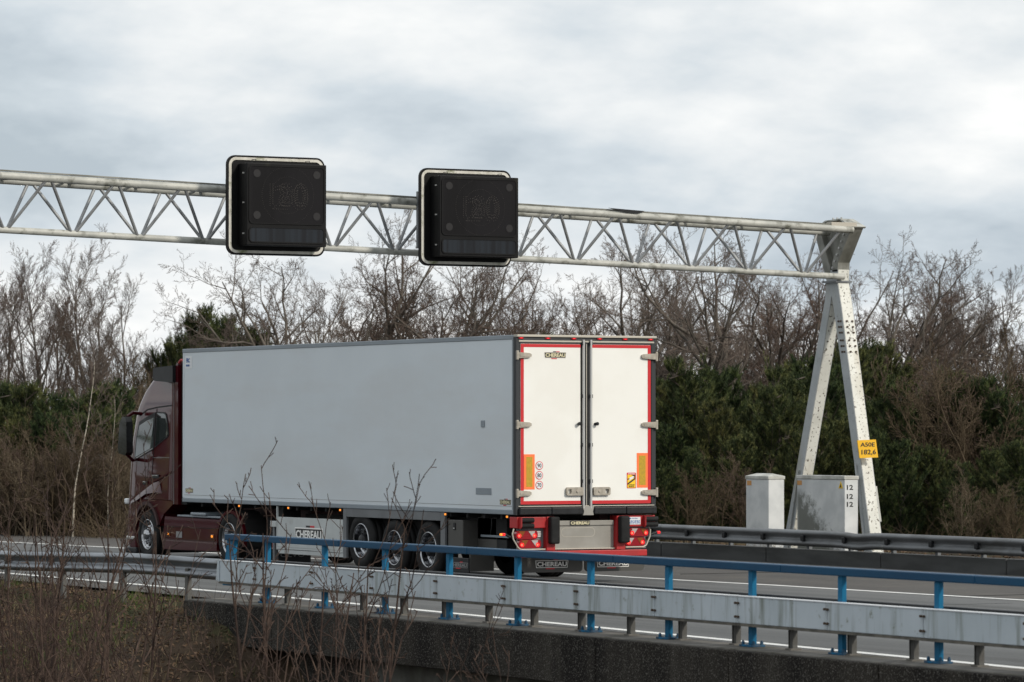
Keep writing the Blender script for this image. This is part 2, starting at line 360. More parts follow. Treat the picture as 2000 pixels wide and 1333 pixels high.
# ------------------------------------------------------------------ ground
def smooth(a, b, x):
    t = min(1, max(0, (x - a) / (b - a))); return t * t * (3 - 2 * t)
def redge(y):      # right edge of the asphalt
    return 9.75 if y < 16 else 9.75 - 4.1 * smooth(16, 30, y) - .055 * max(0, y - 30)
def ground_z(x, y):
    pts = [(-400, 1.0), (-60, .8), (-27, .4), (-20, -2.2), (-13.5, -2.6), (-10.5, -1.55), (-8.4, -.48), (-7.2, -.19), (-6.2, G - .03), (9.5, G - .05), (14, G - .02), (22, -.2), (45, -.3), (400, -.5)]
    z = pts[-1][1]
    if x <= pts[0][0]: z = pts[0][1]
    for i in range(len(pts) - 1):
        if pts[i][0] <= x <= pts[i + 1][0]:
            t = (x - pts[i][0]) / (pts[i + 1][0] - pts[i][0]); z = pts[i][1] * (1 - t) + pts[i + 1][1] * t; break
    if x < -6.4:
        z -= 3.2 * smooth(-5.2, -11.5, y) * smooth(-6.6, -7.6, x) * (1 - smooth(-17, -25, x))
    if (x < -6.9 or x > 11) and abs(x) < 60:
        z += .05 * math.sin(x * 1.9 + y * .7) + .04 * math.sin(x * .8 - y * 1.6)
    return z
def axis(vals):
    return sorted(set(round(v, 3) for v in vals))
gx_ = axis([-400, -200, -100, -60, -45, -35] + list(np.arange(-30, -5.9, .4)) + [-5.6, -5, 0, 5, 9, 9.5, 10, 10.5, 11] + list(np.arange(12, 60, 1.5)) + [80, 120, 200, 400])
gy_ = axis([-300, -150, -80, -60, -50] + list(np.arange(-40, 60, .8)) + [65, 75, 90, 120, 180, 300, 600])
V = [(x, y, ground_z(x, y)) for x in gx_ for y in gy_]; ny = len(gy_)
F = [(i * ny + j, (i + 1) * ny + j, (i + 1) * ny + j + 1, i * ny + j + 1) for i in range(len(gx_) - 1) for j in range(ny - 1)]
terr = mesh_np('ground', V, F, soil, kind='structure')
far = MB().add([(-4000, -4000, -6.5), (4000, -4000, -6.5), (4000, 4000, -6.5), (-4000, 4000, -6.5)], [(0, 1, 2, 3)]).build('far_ground', field, kind='structure')

def strip(name, left, right, z, m, y0=-120, y1=400, step=2.0, kind='structure'):
    ys = np.arange(y0, y1 + step, step); vs = []; fs = []
    for i, y in enumerate(ys):
        vs += [(left(y), y, z), (right(y), y, z)]
        if i: fs.append((2 * i - 2, 2 * i - 1, 2 * i + 1, 2 * i))
    return MB().add(vs, fs).build(name, m, kind=kind)
def interp(tab):
    xs = [p[0] for p in tab]; ys = [p[1] for p in tab]
    return lambda y: float(np.interp(y, xs, ys))
near_line = interp([(-60, -6.9), (-22.3, -6.12), (-14, -5.80), (-3, -5.30), (3, -5.28), (8, -5.27), (20, -5.4), (60, -6.5), (400, -20)])
far_line = interp([(-60, 4.4), (-8.5, 3.92), (-4.7, 3.76), (-1.7, 3.70), (1.1, 3.45), (4.6, 3.37), (7, 3.28), (14.9, 2.92), (21.8, 2.43), (25.4, 2.13), (27.8, 1.88), (60, -1.5), (400, -60)])
strip('shoulder', lambda y: -7.05 if y < -4.4 else -6.35 - .0 * y, lambda y: redge(y), G, asph_sh)
strip('road', lambda y: near_line(y) - .25, lambda y: far_line(y) + .25, G + .004, asph_lane)
strip('edge_line', lambda y: near_line(y) - .09, lambda y: near_line(y) + .09, G + .009, paint_white)
strip('edge_line', lambda y: far_line(y) - .09, lambda y: far_line(y) + .09, G + .009, paint_white)
# repaired joint and small patches in the asphalt
mb = MB()
for (x0, x1, y0, y1) in ((3.7, 9.6, -6.9, -6.86), (-.4, 3.2, -9.3, -9.26), (5.0, 9.0, 3.1, 3.14)): mb.box(x0, x1, y0, y1, G, G + .006)
mb.build('asphalt_joint', black_void, kind='structure')

# bridge edge : kerb, dark exposed-aggregate edge beam, pale beam below
wall = thing('bridge_edge_wall', 'dark exposed-aggregate concrete bridge edge under the blue railing', 'wall', (-7.35, -14, 0))
for i in range(14):
    y1 = -4.1 - i * 3.0; y0 = y1 - 2.985
    MB().bbox(-7.68, -7.06, y0, y1, -.35, -.004, .012).build('kerb_block', concrete_kerb, wall)
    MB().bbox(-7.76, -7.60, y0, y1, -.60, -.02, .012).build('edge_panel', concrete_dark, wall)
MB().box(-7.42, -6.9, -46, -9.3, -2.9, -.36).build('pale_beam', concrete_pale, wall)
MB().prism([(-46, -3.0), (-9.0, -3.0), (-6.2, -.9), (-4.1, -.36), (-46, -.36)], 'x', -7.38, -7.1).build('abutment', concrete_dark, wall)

# ------------------------------------------------------------------ blue railing
rail = thing('blue_railing', 'blue painted steel handrail with posts bolted along the concrete bridge edge', 'railing', (-7.28, -14, 0))
RY0 = -46.0
hr = rail
y = -4.62; k = 0
while y > RY0:
    y2 = y - 3.73
    MB().bbox(-7.35, -7.21, y2 + .004, y, .855, .945, .012).build('handrail', blue_rail, rail); y = y2
p0 = None
for k in range(22):
    py = -5.95 - 1.841 * k
    if p0 is None:
        p0 = MB().bbox(-7.310, -7.250, py - .045, py + .045, .02, .853, .006).build('post', blue, rail)
        bp = MB().bbox(-7.37, -7.19, py - .13, py + .15, -.004, .020, .005).build('base_plate', blue_base, p0)
        bb = MB()
        for dx in (-.06, .05):
            for dy in (-.10, .12):
                bb.cyl((-7.27 + dx, py + dy, .02), (-7.27 + dx, py + dy, .052), .02, 6, smooth=False); bb.cyl((-7.27 + dx, py + dy, .05), (-7.27 + dx, py + dy, .066), .012, 6)
        bb.build('anchor_bolt', blue_base, p0, kind='stuff')
        base_y = py
    else:
        c = copy_tree(p0, rail); c.location = (0, py - base_y, 0)
# slanted end of the railing
MB().prism([(-4.62, .853), (-4.86, .853), (-4.74, .20), (-4.46, .20)], 'x', -7.305, -7.245).build('end_post', blue, rail)

# ------------------------------------------------------------------ white plate barrier
plate = thing('white_plate_barrier', 'pale weathered plate barrier on grey posts in front of the blue railing posts', 'barrier', (-7.4, -14, 0))
jy = [-4.62] + [-5.83 - 1.845 * k for k in range(22)]
for a, b in zip(jy[:-1], jy[1:]):
    pm = MB().bbox(-7.42, -7.37, b + .004, a - .004, .262, .562, .006).build('plate_panel', plank, plate)
    pt = MB().box(-7.43, -7.30, b + .004, a - .004, .563, .571).build('top_ledge', sticker_white, pm)
    MB().box(-7.44, -7.20, b + .002, a - .002, .232, .260).build('bottom_lip', dark_lip, pm)
    bo = MB()
    for dy in (-.028, .028):
        for zz_ in (.335, .49):
            bo.cyl((-7.425, b + dy, zz_), (-7.447, b + dy, zz_), .014, 8); 
    for zz_ in (.335, .49): bo.box(-7.436, -7.422, b - .032, b + .032, zz_ - .005, zz_ + .005)
    bo.build('joint_bolt', rust, pm)
gp = None
for k in range(30):
    py = -6.45 - 1.285 * k + .12
    py = -8.93 - 1.19 * (k - 2)
    if gp is None:
        gp = MB().bbox(-7.275, -7.228, py - .035, py + .035, -.005, .30, .006)
        gp.box(-7.285, -7.22, py + .036, py + .046, -.005, .30)
        gp.box(-7.285, -7.22, py - .046, py - .036, -.005, .30)
        gp = gp.build('post', galv_post, plate); MB().bbox(-7.32, -7.17, py - .06, py + .06, -.01, .014, .006).build('base_plate', concrete_kerb, gp); gbase = py
    else:
        c = copy_tree(gp, plate); c.location = (0, py - gbase, 0)
MB().bbox(-7.19, -7.08, -46, -4.5, .50, .592, .012).build('rear_beam', black_pl, plate)
MB().prism([(-4.615, .262), (-4.615, .562), (-4.56, .555), (-4.50, .28)], 'x', -7.43, -7.30).build('end_cap', plank, plate)

# ------------------------------------------------------------------ W-beam guard rails
def wprof(zc, h=.31, d=.08):
    hh = h / 2; pr = []
    for (t, x) in ((-1, .0), (-.93, .25), (-.80, .85), (-.62, 1.0), (-.42, .85), (-.2, .2), (0, 0), (.2, .2), (.42, .85), (.62, 1.0), (.80, .85), (.93, .25), (1, 0)):
        pr.append((x * d, zc + t * hh))
    return pr
def wbeam(name, parent, path, zc, side, m, th=.006):
    """path: list of (x,y); side -1: corrugation bulges to -x"""
    pr = wprof(zc); vs = []; fs = []; n = len(pr)
    for (x, yy, dz) in path:
        for (px, pz) in pr: vs.append((x + side * px, yy, pz + dz))
    off = len(vs)
    for (x, yy, dz) in path:
        for (px, pz) in pr: vs.append((x + side * px - side * th, yy, pz + dz))
    for i in range(len(path) - 1):
        for j in range(n - 1):
            a = i * n + j; fs.append((a, a + 1, a + n + 1, a + n)); fs.append((off + a, off + a + n, off + a + n + 1, off + a + 1))
        for j in (0, n - 1):
            a = i * n + j; fs.append((a, a + n, off + a + n, off + a))
    return MB().add(vs, fs, True).build(name, m, parent)
gr = thing('near_guard_rail', 'galvanised W-beam guard rail on low posts beside the leafy verge at left', 'guard rail', (-7.25, 5, 0))
yy = -4.25; zs = .412
while yy < 60:
    y2 = yy + 4.0
    drop = lambda t: -.0 if t < -1 else -.022 * min(5, (t + 1))
    wbeam('rail_section', gr, [(-7.20 + .004 * max(0, t - 10), t, drop(t)) for t in np.linspace(yy, y2 - .01, 5)], zs, -1, galv); yy = y2
gpost = None
for k in range(26):
    py = -3.07 + 2.42 * k
    if gpost is None:
        gpost = MB().bbox(-7.26, -7.19, py - .05, py + .05, -.5, .40, .006).build('post', galv_post, gr); gb = py
    else:
        c = gpost.copy(); COL.objects.link(c); c.parent = gr; c.location = (0, py - gb, -.05)

far_bar = thing('far_concrete_kerb', 'low dark concrete barrier slabs along the far shoulder edge', 'barrier', (9.98, 0, 0))
for k in range(24):
    y1 = 20 - 3.95 * k; y0 = y1 - 3.92
    MB().bbox(9.95, 10.18, y0, y1, G - .05, .175, .018).build('barrier_slab', concrete_bar, far_bar)
fg = thing('far_guard_rail', 'dark grey W-beam guard rail above the low concrete barrier in front of the cabinets', 'guard rail', (10.05, 0, 0))
yy = 20.0
while yy > -70:
    y2 = yy - 4.0
    ts = np.linspace(yy, y2 + .01, 17)
    wbeam('rail_section', fg, [(9.93 + .012 * math.sin(t * 1.1), t, -.055 * math.exp(-((t - 4.9) / .35) ** 2) * .6) for t in ts], .385, -1, galv_dark); yy = y2
fp = None
for k in range(60):
    py = 19.5 - 1.42 * k
    if fp is None:
        fp = MB().bbox(9.985, 10.06, py - .04, py + .04, .17, .50, .006).build('post', galv_dark, fg)
        MB().bbox(9.84, 9.90, py - .05, py + .05, .33, .44, .01).build('spacer', black_pl, fp); fb = py
    else:
        c = copy_tree(fp, fg); c.location = (0, py - fb, 0)

# ------------------------------------------------------------------ cabinets
cb = thing('roadside_cabinet', 'narrow pale grey cabinet with a hipped lid standing alone left of the gantry leg', 'cabinet', (13.6, 14, -.1), 'roadside cabinets')
MB().bbox(13.49, 13.88, 13.66, 14.55, -.12, 1.40, .012).build('body', cabinet_paint, cb)
mb = MB(); mb.bbox(13.475, 13.895, 13.645, 14.565, 1.402, 1.47, .01)
mb.add([(13.475, 13.645, 1.469), (13.895, 13.645, 1.469), (13.895, 14.565, 1.469), (13.475, 14.565, 1.469), (13.68, 13.80, 1.525), (13.68, 14.42, 1.525)],
       [(0, 1, 4), (1, 2, 5, 4), (2, 3, 5), (3, 0, 4, 5)])
mb.build('lid', cabinet_lid, cb)
MB().box(13.484, 13.491, 14.33, 14.50, 1.27, 1.37).build('label_plate', orange_label, cb)
cb2 = thing('roadside_cabinet', 'wide pale grey cabinet with moss stain and three black 12s between the gantry legs', 'cabinet', (12.6, 9.18, -.1), 'roadside cabinets')
MB().bbox(12.40, 12.72, 9.12, 10.86, -.12, 1.45, .012).build('body', cabinet_moss, cb2)
MB().bbox(12.385, 12.735, 9.105, 10.875, 1.452, 1.53, .012).build('lid', cabinet_lid, cb2)
MB().box(12.393, 12.401, 10.68, 10.84, 1.33, 1.42).build('label_plate', orange_label, cb2)
tri = MB().prism([(9.18, 1.28), (9.33, 1.28), (9.255, 1.42)], 'x', 12.392, 12.401).build('warning_triangle', sticker_yellow, cb2)
MB().prism([(9.225, 1.30), (9.285, 1.30), (9.255, 1.37)], 'x', 12.389, 12.3925).build('triangle_mark', ink_black, tri)
mb = MB()
for zc in (1.30, 1.12, .965): text(mb, '12', 'rear', 12.45, 12.60, zc - .05, zc + .05, 9.121, bold=.03)
mb.build('lettering', ink_black, cb2)

# ------------------------------------------------------------------ gantry
gan = thing('overhead_gantry', 'white tubular truss gantry over the motorway on splayed A-frame legs', 'gantry', (12.9, 10, -.1))
def zb(x): return 5.542 + (11.952 - x) * .0285
XL, XR = -11.75, 12.80
FY, BY, RY = 9.46, 9.90, 10.32
MB().cyl((XL, FY, zb(XL) + .945), (XR + .02, FY, zb(XR) + .92), .072, 16).build('front_chord', white_steel, gan)
MB().cyl((XL, RY, zb(XL) + .93), (XR + .02, RY, zb(XR) + .905), .072, 16).build('rear_chord', white_steel, gan)
MB().cyl((XL, BY, zb(XL)), (XR + .1, BY, zb(XR + .1)), .062, 16).build('bottom_chord', white_steel, gan)
MB().box(XL, XR - .1, FY - .02, FY + .02, 0, .001)
mb = MB(); mb.add([(XL, FY - .03, zb(XL) + 1.055), (XR - .5, FY - .03, zb(XR) + 1.03), (XR - .5, FY + .05, zb(XR) + 1.03), (XL, FY + .05, zb(XL) + 1.055),
                   (XL, FY - .03, zb(XL) + 1.03), (XR - .5, FY - .03, zb(XR) + 1.005), (XR - .5, FY + .05, zb(XR) + 1.005), (XL, FY + .05, zb(XL) + 1.03)],
                  [(0, 1, 2, 3), (7, 6, 5, 4), (0, 4, 5, 1), (3, 2, 6, 7), (0, 3, 7, 4), (1, 5, 6, 2)])
mb.build('cable_tray', head_paint, gan)
MB().prism([(7.15, 6.72), (7.95, 6.68), (7.80, 6.63), (7.55, 6.64)], 'y', FY - .10, FY - .06).build('loose_flap', black_pl, gan)
N0 = -5.042; SP = 1.3065
for k in range(-5, 14):
    xb = N0 + SP * k
    for (yc, dzt) in ((FY, .93), (RY, .915)):
        for sgn in (-1, 1):
            xt = xb + sgn * SP / 2 * .9
            if xt > XR or xt < XL: continue
            MB().cyl((xb + sgn * .05, BY + (.02 if yc > BY else -.02), zb(xb) + .03), (xt, yc, zb(xt) + dzt - .05), .031, 8).build('brace', brace_steel, gan)
    if XL < xb - SP / 2 and xb + SP / 2 < XR - .3:
        a = xb - SP / 2; b_ = xb + SP / 2
        MB().cyl((a, FY, zb(a) + .95), (xb, RY, zb(xb) + .935), .024, 8).build('brace', brace_steel, gan)
        MB().cyl((xb, RY, zb(xb) + .935), (b_, FY, zb(b_) + .95), .024, 8).build('brace', brace_steel, gan)
def legset(X, mirror=1):
    def bar(name, front, back, x0, x1, m, mside):
        poly = front + back[::-1]
        o = MB().prism(poly, 'x', x0, x1).build(name, mside, gan); return o
    x0, x1 = (X, X + .28)
    fr = [(9.96, 5.66), (9.98, 5.42), (9.84, 4.9), (9.15, 1.83), (8.86, .52), (8.72, -.12)]
    bk = [(10.23, 5.66), (10.25, 5.33), (10.12, 4.91), (9.39, 1.83), (9.09, .52), (8.95, -.12)]
    front_leg = bar('front_leg', fr, bk, x0, x1, None, leg_shaded)
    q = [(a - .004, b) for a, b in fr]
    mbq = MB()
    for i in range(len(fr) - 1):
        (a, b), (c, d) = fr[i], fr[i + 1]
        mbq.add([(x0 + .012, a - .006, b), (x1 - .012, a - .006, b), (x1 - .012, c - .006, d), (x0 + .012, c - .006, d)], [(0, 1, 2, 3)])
    mbq.build('lit_front_face', leg_lit, front_leg)  # overlay quads that paint the sunlit tone on the leg front
    fr2 = [(10.10, 5.66), (10.22, 5.10), (10.57, 3.89), (11.32, 1.48), (11.63, .46), (11.80, -.12)]
    bk2 = [(10.36, 5.66), (10.44, 5.10), (10.82, 3.89), (11.57, 1.48), (11.90, .46), (12.07, -.12)]
    rear_leg = bar('rear_leg', fr2, bk2, x0 + .01, x1 - .01, None, leg_shaded)
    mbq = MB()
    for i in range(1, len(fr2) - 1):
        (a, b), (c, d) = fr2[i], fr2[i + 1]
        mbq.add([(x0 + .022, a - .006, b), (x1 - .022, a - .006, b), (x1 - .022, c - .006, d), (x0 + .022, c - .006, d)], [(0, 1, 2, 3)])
    mbq.build('lit_front_face', leg_lit, rear_leg)  # sunlit tone painted on the rear leg by overlay quads
    # splice bolts
    bo = MB()
    for r_ in range(6):
        z = 4.62 - r_ * .115 - (.04 if r_ > 2 else 0)
        yf = float(np.interp(z, [1.83, 4.9], [9.15, 9.84]))
        for xx in (x0 + .08, x0 + .21): bo.cyl((xx, yf - .004, z), (xx, yf - .035, z), .02, 8)
        for yy_ in (.07, .15): bo.cyl((x0 + .002, yf + yy_, z), (x0 - .025, yf + yy_, z), .02, 8)
    bo.build('splice_bolt', rust, front_leg, kind='stuff')
    MB().prism([(9.27, 1.75), (9.33, 1.75), (8.96, -.1), (8.90, -.1)], 'x', x0 - .03, x0 - .002).build('cable_duct', leg_shaded, front_leg)
    MB().prism([(8.90, .62), (8.98, .62), (9.14, 1.32), (9.06, 1.32)], 'x', x1 + .001, x1 + .05).build('side_plate', white_steel, front_leg)
    MB().prism([(11.38, 1.62), (11.44, 1.62), (11.92, -.1), (11.86, -.1)], 'x', x0 - .03, x0 + .008).build('cable_duct', leg_shaded, rear_leg)
    # head : wedge of two flanged arms joined by a web
    h = MB()
    h.prism([(9.44, 6.50), (9.95, 5.80), (9.97, 5.62), (10.16, 5.62), (10.16, 5.83), (9.64, 6.54)], 'x', x0, x1 + .0)
    head = h.build('head_arm', head_paint, gan)
    MB().prism([(10.83, 6.50), (10.64, 6.55), (10.24, 5.7), (10.24, 5.5), (10.40, 5.5)], 'x', x0, x1).build('head_arm', head_paint, gan)
    MB().prism([(9.63, 6.53), (10.18, 5.60), (10.24, 5.60), (10.66, 6.53)], 'x', x0 + .13, x0 + .15).build('head_web', head_paint, gan)
    MB().prism([(9.40, 6.50), (9.86, 6.68), (10.40, 6.66), (10.84, 6.50), (10.84, 6.47), (10.40, 6.63), (9.86, 6.65), (9.44, 6.47)], 'x', x0 - .02, x1 + .03).build('head_cap', white_steel, gan)
    MB().prism([(9.94, 5.40), (9.94, 5.44), (10.46, 5.44), (10.46, 5.40)], 'x', x0 - .05, x1 + .05).build('flange', galv_dark, gan)
    MB().box(x0 - .5, x0 + .1, 9.42, 9.60, 6.50, 6.58).build('cable_box', trim_beige, gan)
    bo = MB()
    for t in np.linspace(0.02, 1.0, 7):
        yy_ = 9.60 + (10.1 - 9.60) * t; z = 6.50 - (6.50 - 5.70) * t
        bo.cyl((x0 - .002, yy_ + .03, z), (x0 - .03, yy_ + .03, z), .022, 8)
    for t in (9.9, 10.05, 10.2): bo.cyl((x0 + .05, t, 6.67), (x0 + .05, t, 6.71), .02, 8)
    bo.build('head_bolt', lock_steel, head, kind='stuff')
legset(12.8)
legset(-11.7)

def add_sign(x0, x1, z0, z1, label, seed, ins=.15):
    s = thing('matrix_signal', label, 'road signal', ((x0 + x1) / 2, 8.7, z0), 'matrix signals hung on the gantry')
    w = x1 - x0; h = z1 - z0
    MB().prism(rrect(x0, x1, z0, z1, .17, 8), 'y', 8.70, 8.755).build('backboard', sign_black, s)
    o, i = rrect(x0 + .035, x1 - .035, z0 + .035, z1 - .035, .145, 8), rrect(x0 + .085, x1 - .085, z0 + .085, z1 - .085, .10, 8)
    n = len(o); mb = MB()
    vs = [(a, 8.699, b) for a, b in o] + [(a, 8.699, b) for a, b in i] + [(a, 8.688, b) for a, b in o] + [(a, 8.688, b) for a, b in i]
    mb.add(vs, [(2 * n + k, 2 * n + (k + 1) % n, 3 * n + (k + 1) % n, 3 * n + k) for k in range(n)] + [(k, (k + 1) % n, 2 * n + (k + 1) % n, 2 * n + k) for k in range(n)] + [(n + k, n + (k + 1) % n, 3 * n + (k + 1) % n, 3 * n + k) for k in range(n)])
    mb.build('white_rim', sign_rim, s)
    bx0, bx1 = x0 + .22, x1 - ins; bz0, bz1 = z0 + .16, z1 - .155
    YF = 8.32
    hs = MB().bbox(bx0, bx1, YF, 8.69, bz0, bz1, .015).build('housing', sign_black, s)
    # raised frames round the two windows
    split = bz0 + .37
    def ringf(a, b, c, d, r, wd, name):
        o, i = rrect(a, b, c, d, r, 6), rrect(a + wd, b - wd, c + wd, d - wd, r * .7, 6); n = len(o); m_ = MB()
        vs = [(p, YF - .001, q) for p, q in o] + [(p, YF - .001, q) for p, q in i] + [(p, YF - .016, q) for p, q in o] + [(p, YF - .016, q) for p, q in i]
        m_.add(vs, [(2 * n + k, 2 * n + (k + 1) % n, 3 * n + (k + 1) % n, 3 * n + k) for k in range(n)] + [(k, (k + 1) % n, 2 * n + (k + 1) % n, 2 * n + k) for k in range(n)] + [(n + k, n + (k + 1) % n, 3 * n + (k + 1) % n, 3 * n + k) for k in range(n)])
        return m_.build(name, sign_black, hs)
    ringf(bx0 + .04, bx1 - .04, split + .02, bz1 - .04, .08, .022, 'window_frame')
    ringf(bx0 + .04, bx1 - .04, bz0 + .05, split - .03, .08, .022, 'window_frame')
    MB().prism(rrect(bx0 + .055, bx1 - .055, split + .035, bz1 - .055, .06), 'y', YF - .006, YF - .001).build('display', sign_face, s)
    MB().prism(rrect(bx0 + .055, bx1 - .055, bz0 + .065, split - .045, .06), 'y', YF - .006, YF - .001).build('lower_panel', sign_glass, s)
    for (cx, cz) in ((bx0 + .20, split + .18), (bx1 - .20, split + .18), (bx0 + .20, bz1 - .19), (bx1 - .20, bz1 - .19)):
        MB().cyl((cx, YF - .006, cz), (cx, YF - .011, cz), .072, 20).build('corner_lamp', lens_grey, s)
    # unlit light points : two rings and the digits 120 over each other
    cx, cz = (bx0 + bx1) / 2 + .02, (split + bz1) / 2 - .01; pts = []
    for (r_, n_) in ((.52, 90), (.335, 60)):
        pts += [(cx + r_ * math.cos(2 * PI * k / n_), cz + r_ * math.sin(2 * PI * k / n_)) for k in range(n_)]
    rr_ = random.Random(seed)
    for (tx, a, b, c, d) in (('120', cx - .36, cx + .36, cz - .20, cz + .20), ('20', cx - .30, cx + .40, cz - .26, cz + .16), ('80', cx - .18, cx + .40, cz - .20, cz + .22)):
        vs_, fs_ = text_geo(tx, 0.0)
        ed = {}
        for f in fs_:
            for q in range(len(f)):
                a_, b_ = f[q], f[(q + 1) % len(f)]
                if vs_[a_][2] > .5 and vs_[b_][2] > .5: ed[(min(a_, b_), max(a_, b_))] = ed.get((min(a_, b_), max(a_, b_)), 0) + 1
        for (a_, b_), cnt in ed.items():
            if cnt != 1: continue
            p, q = vs_[a_], vs_[b_]; L_ = math.hypot((p[0] - q[0]) * (b - a), (p[1] - q[1]) * (d - c)); m_ = max(1, int(L_ / .035))
            for t in range(m_):
                w_ = t / m_; pts.append((a + (p[0] * (1 - w_) + q[0] * w_) * (b - a), c + (p[1] * (1 - w_) + q[1] * w_) * (d - c)))
    mb = MB()
    for k_, (px, pz) in enumerate(pts):
        r_ = .0045 if k_ < 150 else .0085
        mb.add([(px - r_, YF - .008, pz), (px, YF - .008, pz + r_), (px + r_, YF - .008, pz), (px, YF - .008, pz - r_), (px, YF - .013, pz)], [(0, 1, 4), (1, 2, 4), (2, 3, 4), (3, 0, 4)])
    mb.build('light_point', led_grey, s, kind='stuff')
    mb = MB()
    for z in (bz0 + .22, bz0 + .78, bz1 - .18):
        mb.box(bx0 - .018, bx0, YF + .10, YF + .15, z - .012, z + .012); mb.box(bx1, bx1 + .018, YF + .1, YF + .15, z - .012, z + .012)
    mb.build('latch', lock_steel, hs)
    for lx in (bx0 + .27, bx1 - .25):
        MB().tube([(lx - .04, 8.60, bz1), (lx - .04, 8.60, bz1 + .075), (lx + .04, 8.60, bz1 + .085), (lx + .04, 8.60, bz1)], .006, 5).build('lifting_eye', black_pl, hs)
    mb = MB(); mb.box(x0 + .3, x0 + .38, 8.756, 9.42, z0 + .35, z1 - .4); mb.box(x1 - .38, x1 - .3, 8.756, 9.42, z0 + .35, z1 - .4)
    mb.build('bracket', galv_dark, s)
add_sign(-1.23, .74, 5.62, 7.43, 'left black matrix signal with white rounded rim on the gantry, nearer the cab', 1)
add_sign(2.70, 4.64, 5.50, 7.32, 'right black matrix signal with white rounded rim on the gantry, above the trailer rear', 2, .05)

km = thing('kilometre_sign', 'small yellow sign reading A50E 182,6 on the right gantry leg', 'sign', (12.85, 8.95, 1.9))
mb = MB()
kp = [(12.60, 1.88), (13.04, 1.895), (12.985, 2.25), (12.545, 2.235)]
mb.prism(kp, 'y', 8.88, 8.90).build('sign_plate', yellow_sign, km)
mb = MB(); text(mb, 'A50E', 'rear', 12.615, 12.955, 2.105, 2.19, 8.879, bold=.02, sl=.006); text(mb, '182,6', 'rear', 12.64, 12.985, 1.935, 2.05, 8.879, bold=.02, sl=.006); mb.build('lettering', ink_black, km)
MB().cyl((12.6, 8.93, 2.05), (12.75, 9.15, 2.0), .012, 6).build('bracket', galv_dark, km)

# ------------------------------------------------------------------ the lorry
tk = thing('articulated_lorry', 'dark red lorry cab pulling a white refrigerated trailer with red-edged rear doors', 'lorry', (1.3, 7, G))
P_ = lambda: MB()
# --- trailer box
body = MB().bbox(0.0, 2.60, .10, 13.40, 1.10, 3.965, .012).build('trailer_box', body_white, tk)
MB().bbox(-.012, 2.612, .10, 13.42, 3.925, 4.0, .01).build('top_rail', alu_rail, body)
MB().bbox(-.014, 2.614, .10, 13.41, 1.055, 1.135, .01).build('bottom_rail', alu_rail, body)
MB().bbox(-.010, .05, .10, .16, 1.136, 3.924, .006).build('corner_post', alu_rail, body)
MB().bbox(-.010, .05, 13.34, 13.41, 1.136, 3.924, .012).build('corner_post', body_white, body)
MB().box(-.004, .01, .17, 13.33, 1.19, 1.196).build('rivet_strip', ink_grey, body)
MB().bbox(-.008, .0, .88, 1.42, 1.37, 1.48, .003, 1).build('data_plate', alu_rail, body)
MB().bbox(-.016, .0, 1.11, 1.23, 2.49, 2.60, .005).build('side_latch', alu_rail, body)
MB().bbox(-.006, .0, 12.98, 13.30, 3.62, 3.86, .002, 1).build('white_label', sticker_white, body)
m_ = MB(); text(m_, 'FRC', 'side', 13.24, 13.08, 3.735, 3.82, -.007, bold=.03); text(m_, '08.2023', 'side', 13.25, 13.09, 3.66, 3.70, -.007, bold=.03)
m_.build('lettering', ink_blue, body)
def logo(face, a0, a1, z0, z1, pos, parent, style='plaque', sl=0.0):
    """maker's plaque: bevelled frame, letters, small dark/red bar above and red bar below"""
    sg = 1 if face == 'rear' else -1; w = abs(a1 - a0); h = z1 - z0
    A = lambda t: a0 + sg * w * t
    def slab(m, t0, t1, q0, q1, d0, d1, cut=0.0):
        b_, c = (z0 + h * q0), (z0 + h * q1); x, y = A(t0), A(t1); k = cut * w * sg
        poly = [(x + k, b_), (y - k, b_), (y, c), (x, c)] if cut >= 0 else [(x, b_), (y, b_), (y + k, c), (x - k, c)]
        if face == 'rear': m.prism(poly, 'y', pos - d1, pos - d0)
        else: m.prism(poly, 'x', pos - d1, pos - d0)
        return m
    frm = {'plaque': trim_beige, 'white': ink_white, 'grey': ink_grey, 'big': ink_white}[style]
    let = {'plaque': ink_gold, 'white': ink_white, 'grey': ink_grey, 'big': ink_white}[style]
    r = slab(MB(), 0, 1, 0, 1, 0, .003, .025).build('logo_frame', frm, parent)
    slab(MB(), .02, .98, .09, .91, .0035, .005, .02).build('logo_field', ink_black, parent)
    slab(MB(), .40, .54, 1.02, 1.16, 0, .003).build('logo_bar', ink_black, parent)
    slab(MB(), .55, .70, 1.02, 1.16, 0, .003).build('logo_bar', sticker_red, parent)
    slab(MB(), .32, .58, -.18, -.04, 0, .003).build('logo_bar', sticker_red, parent)
    m = MB()
    text(m, 'CHEREAU', face, A(.05), A(.95), z0 + h * .19, z0 + h * .81, pos - .006, bold=.03); m.build('logo_letters', let, parent)
logo('side', .59, .20, 1.215, 1.30, -.001, body); logo('side', 13.28, 12.92, 1.235, 1.32, -.001, body)
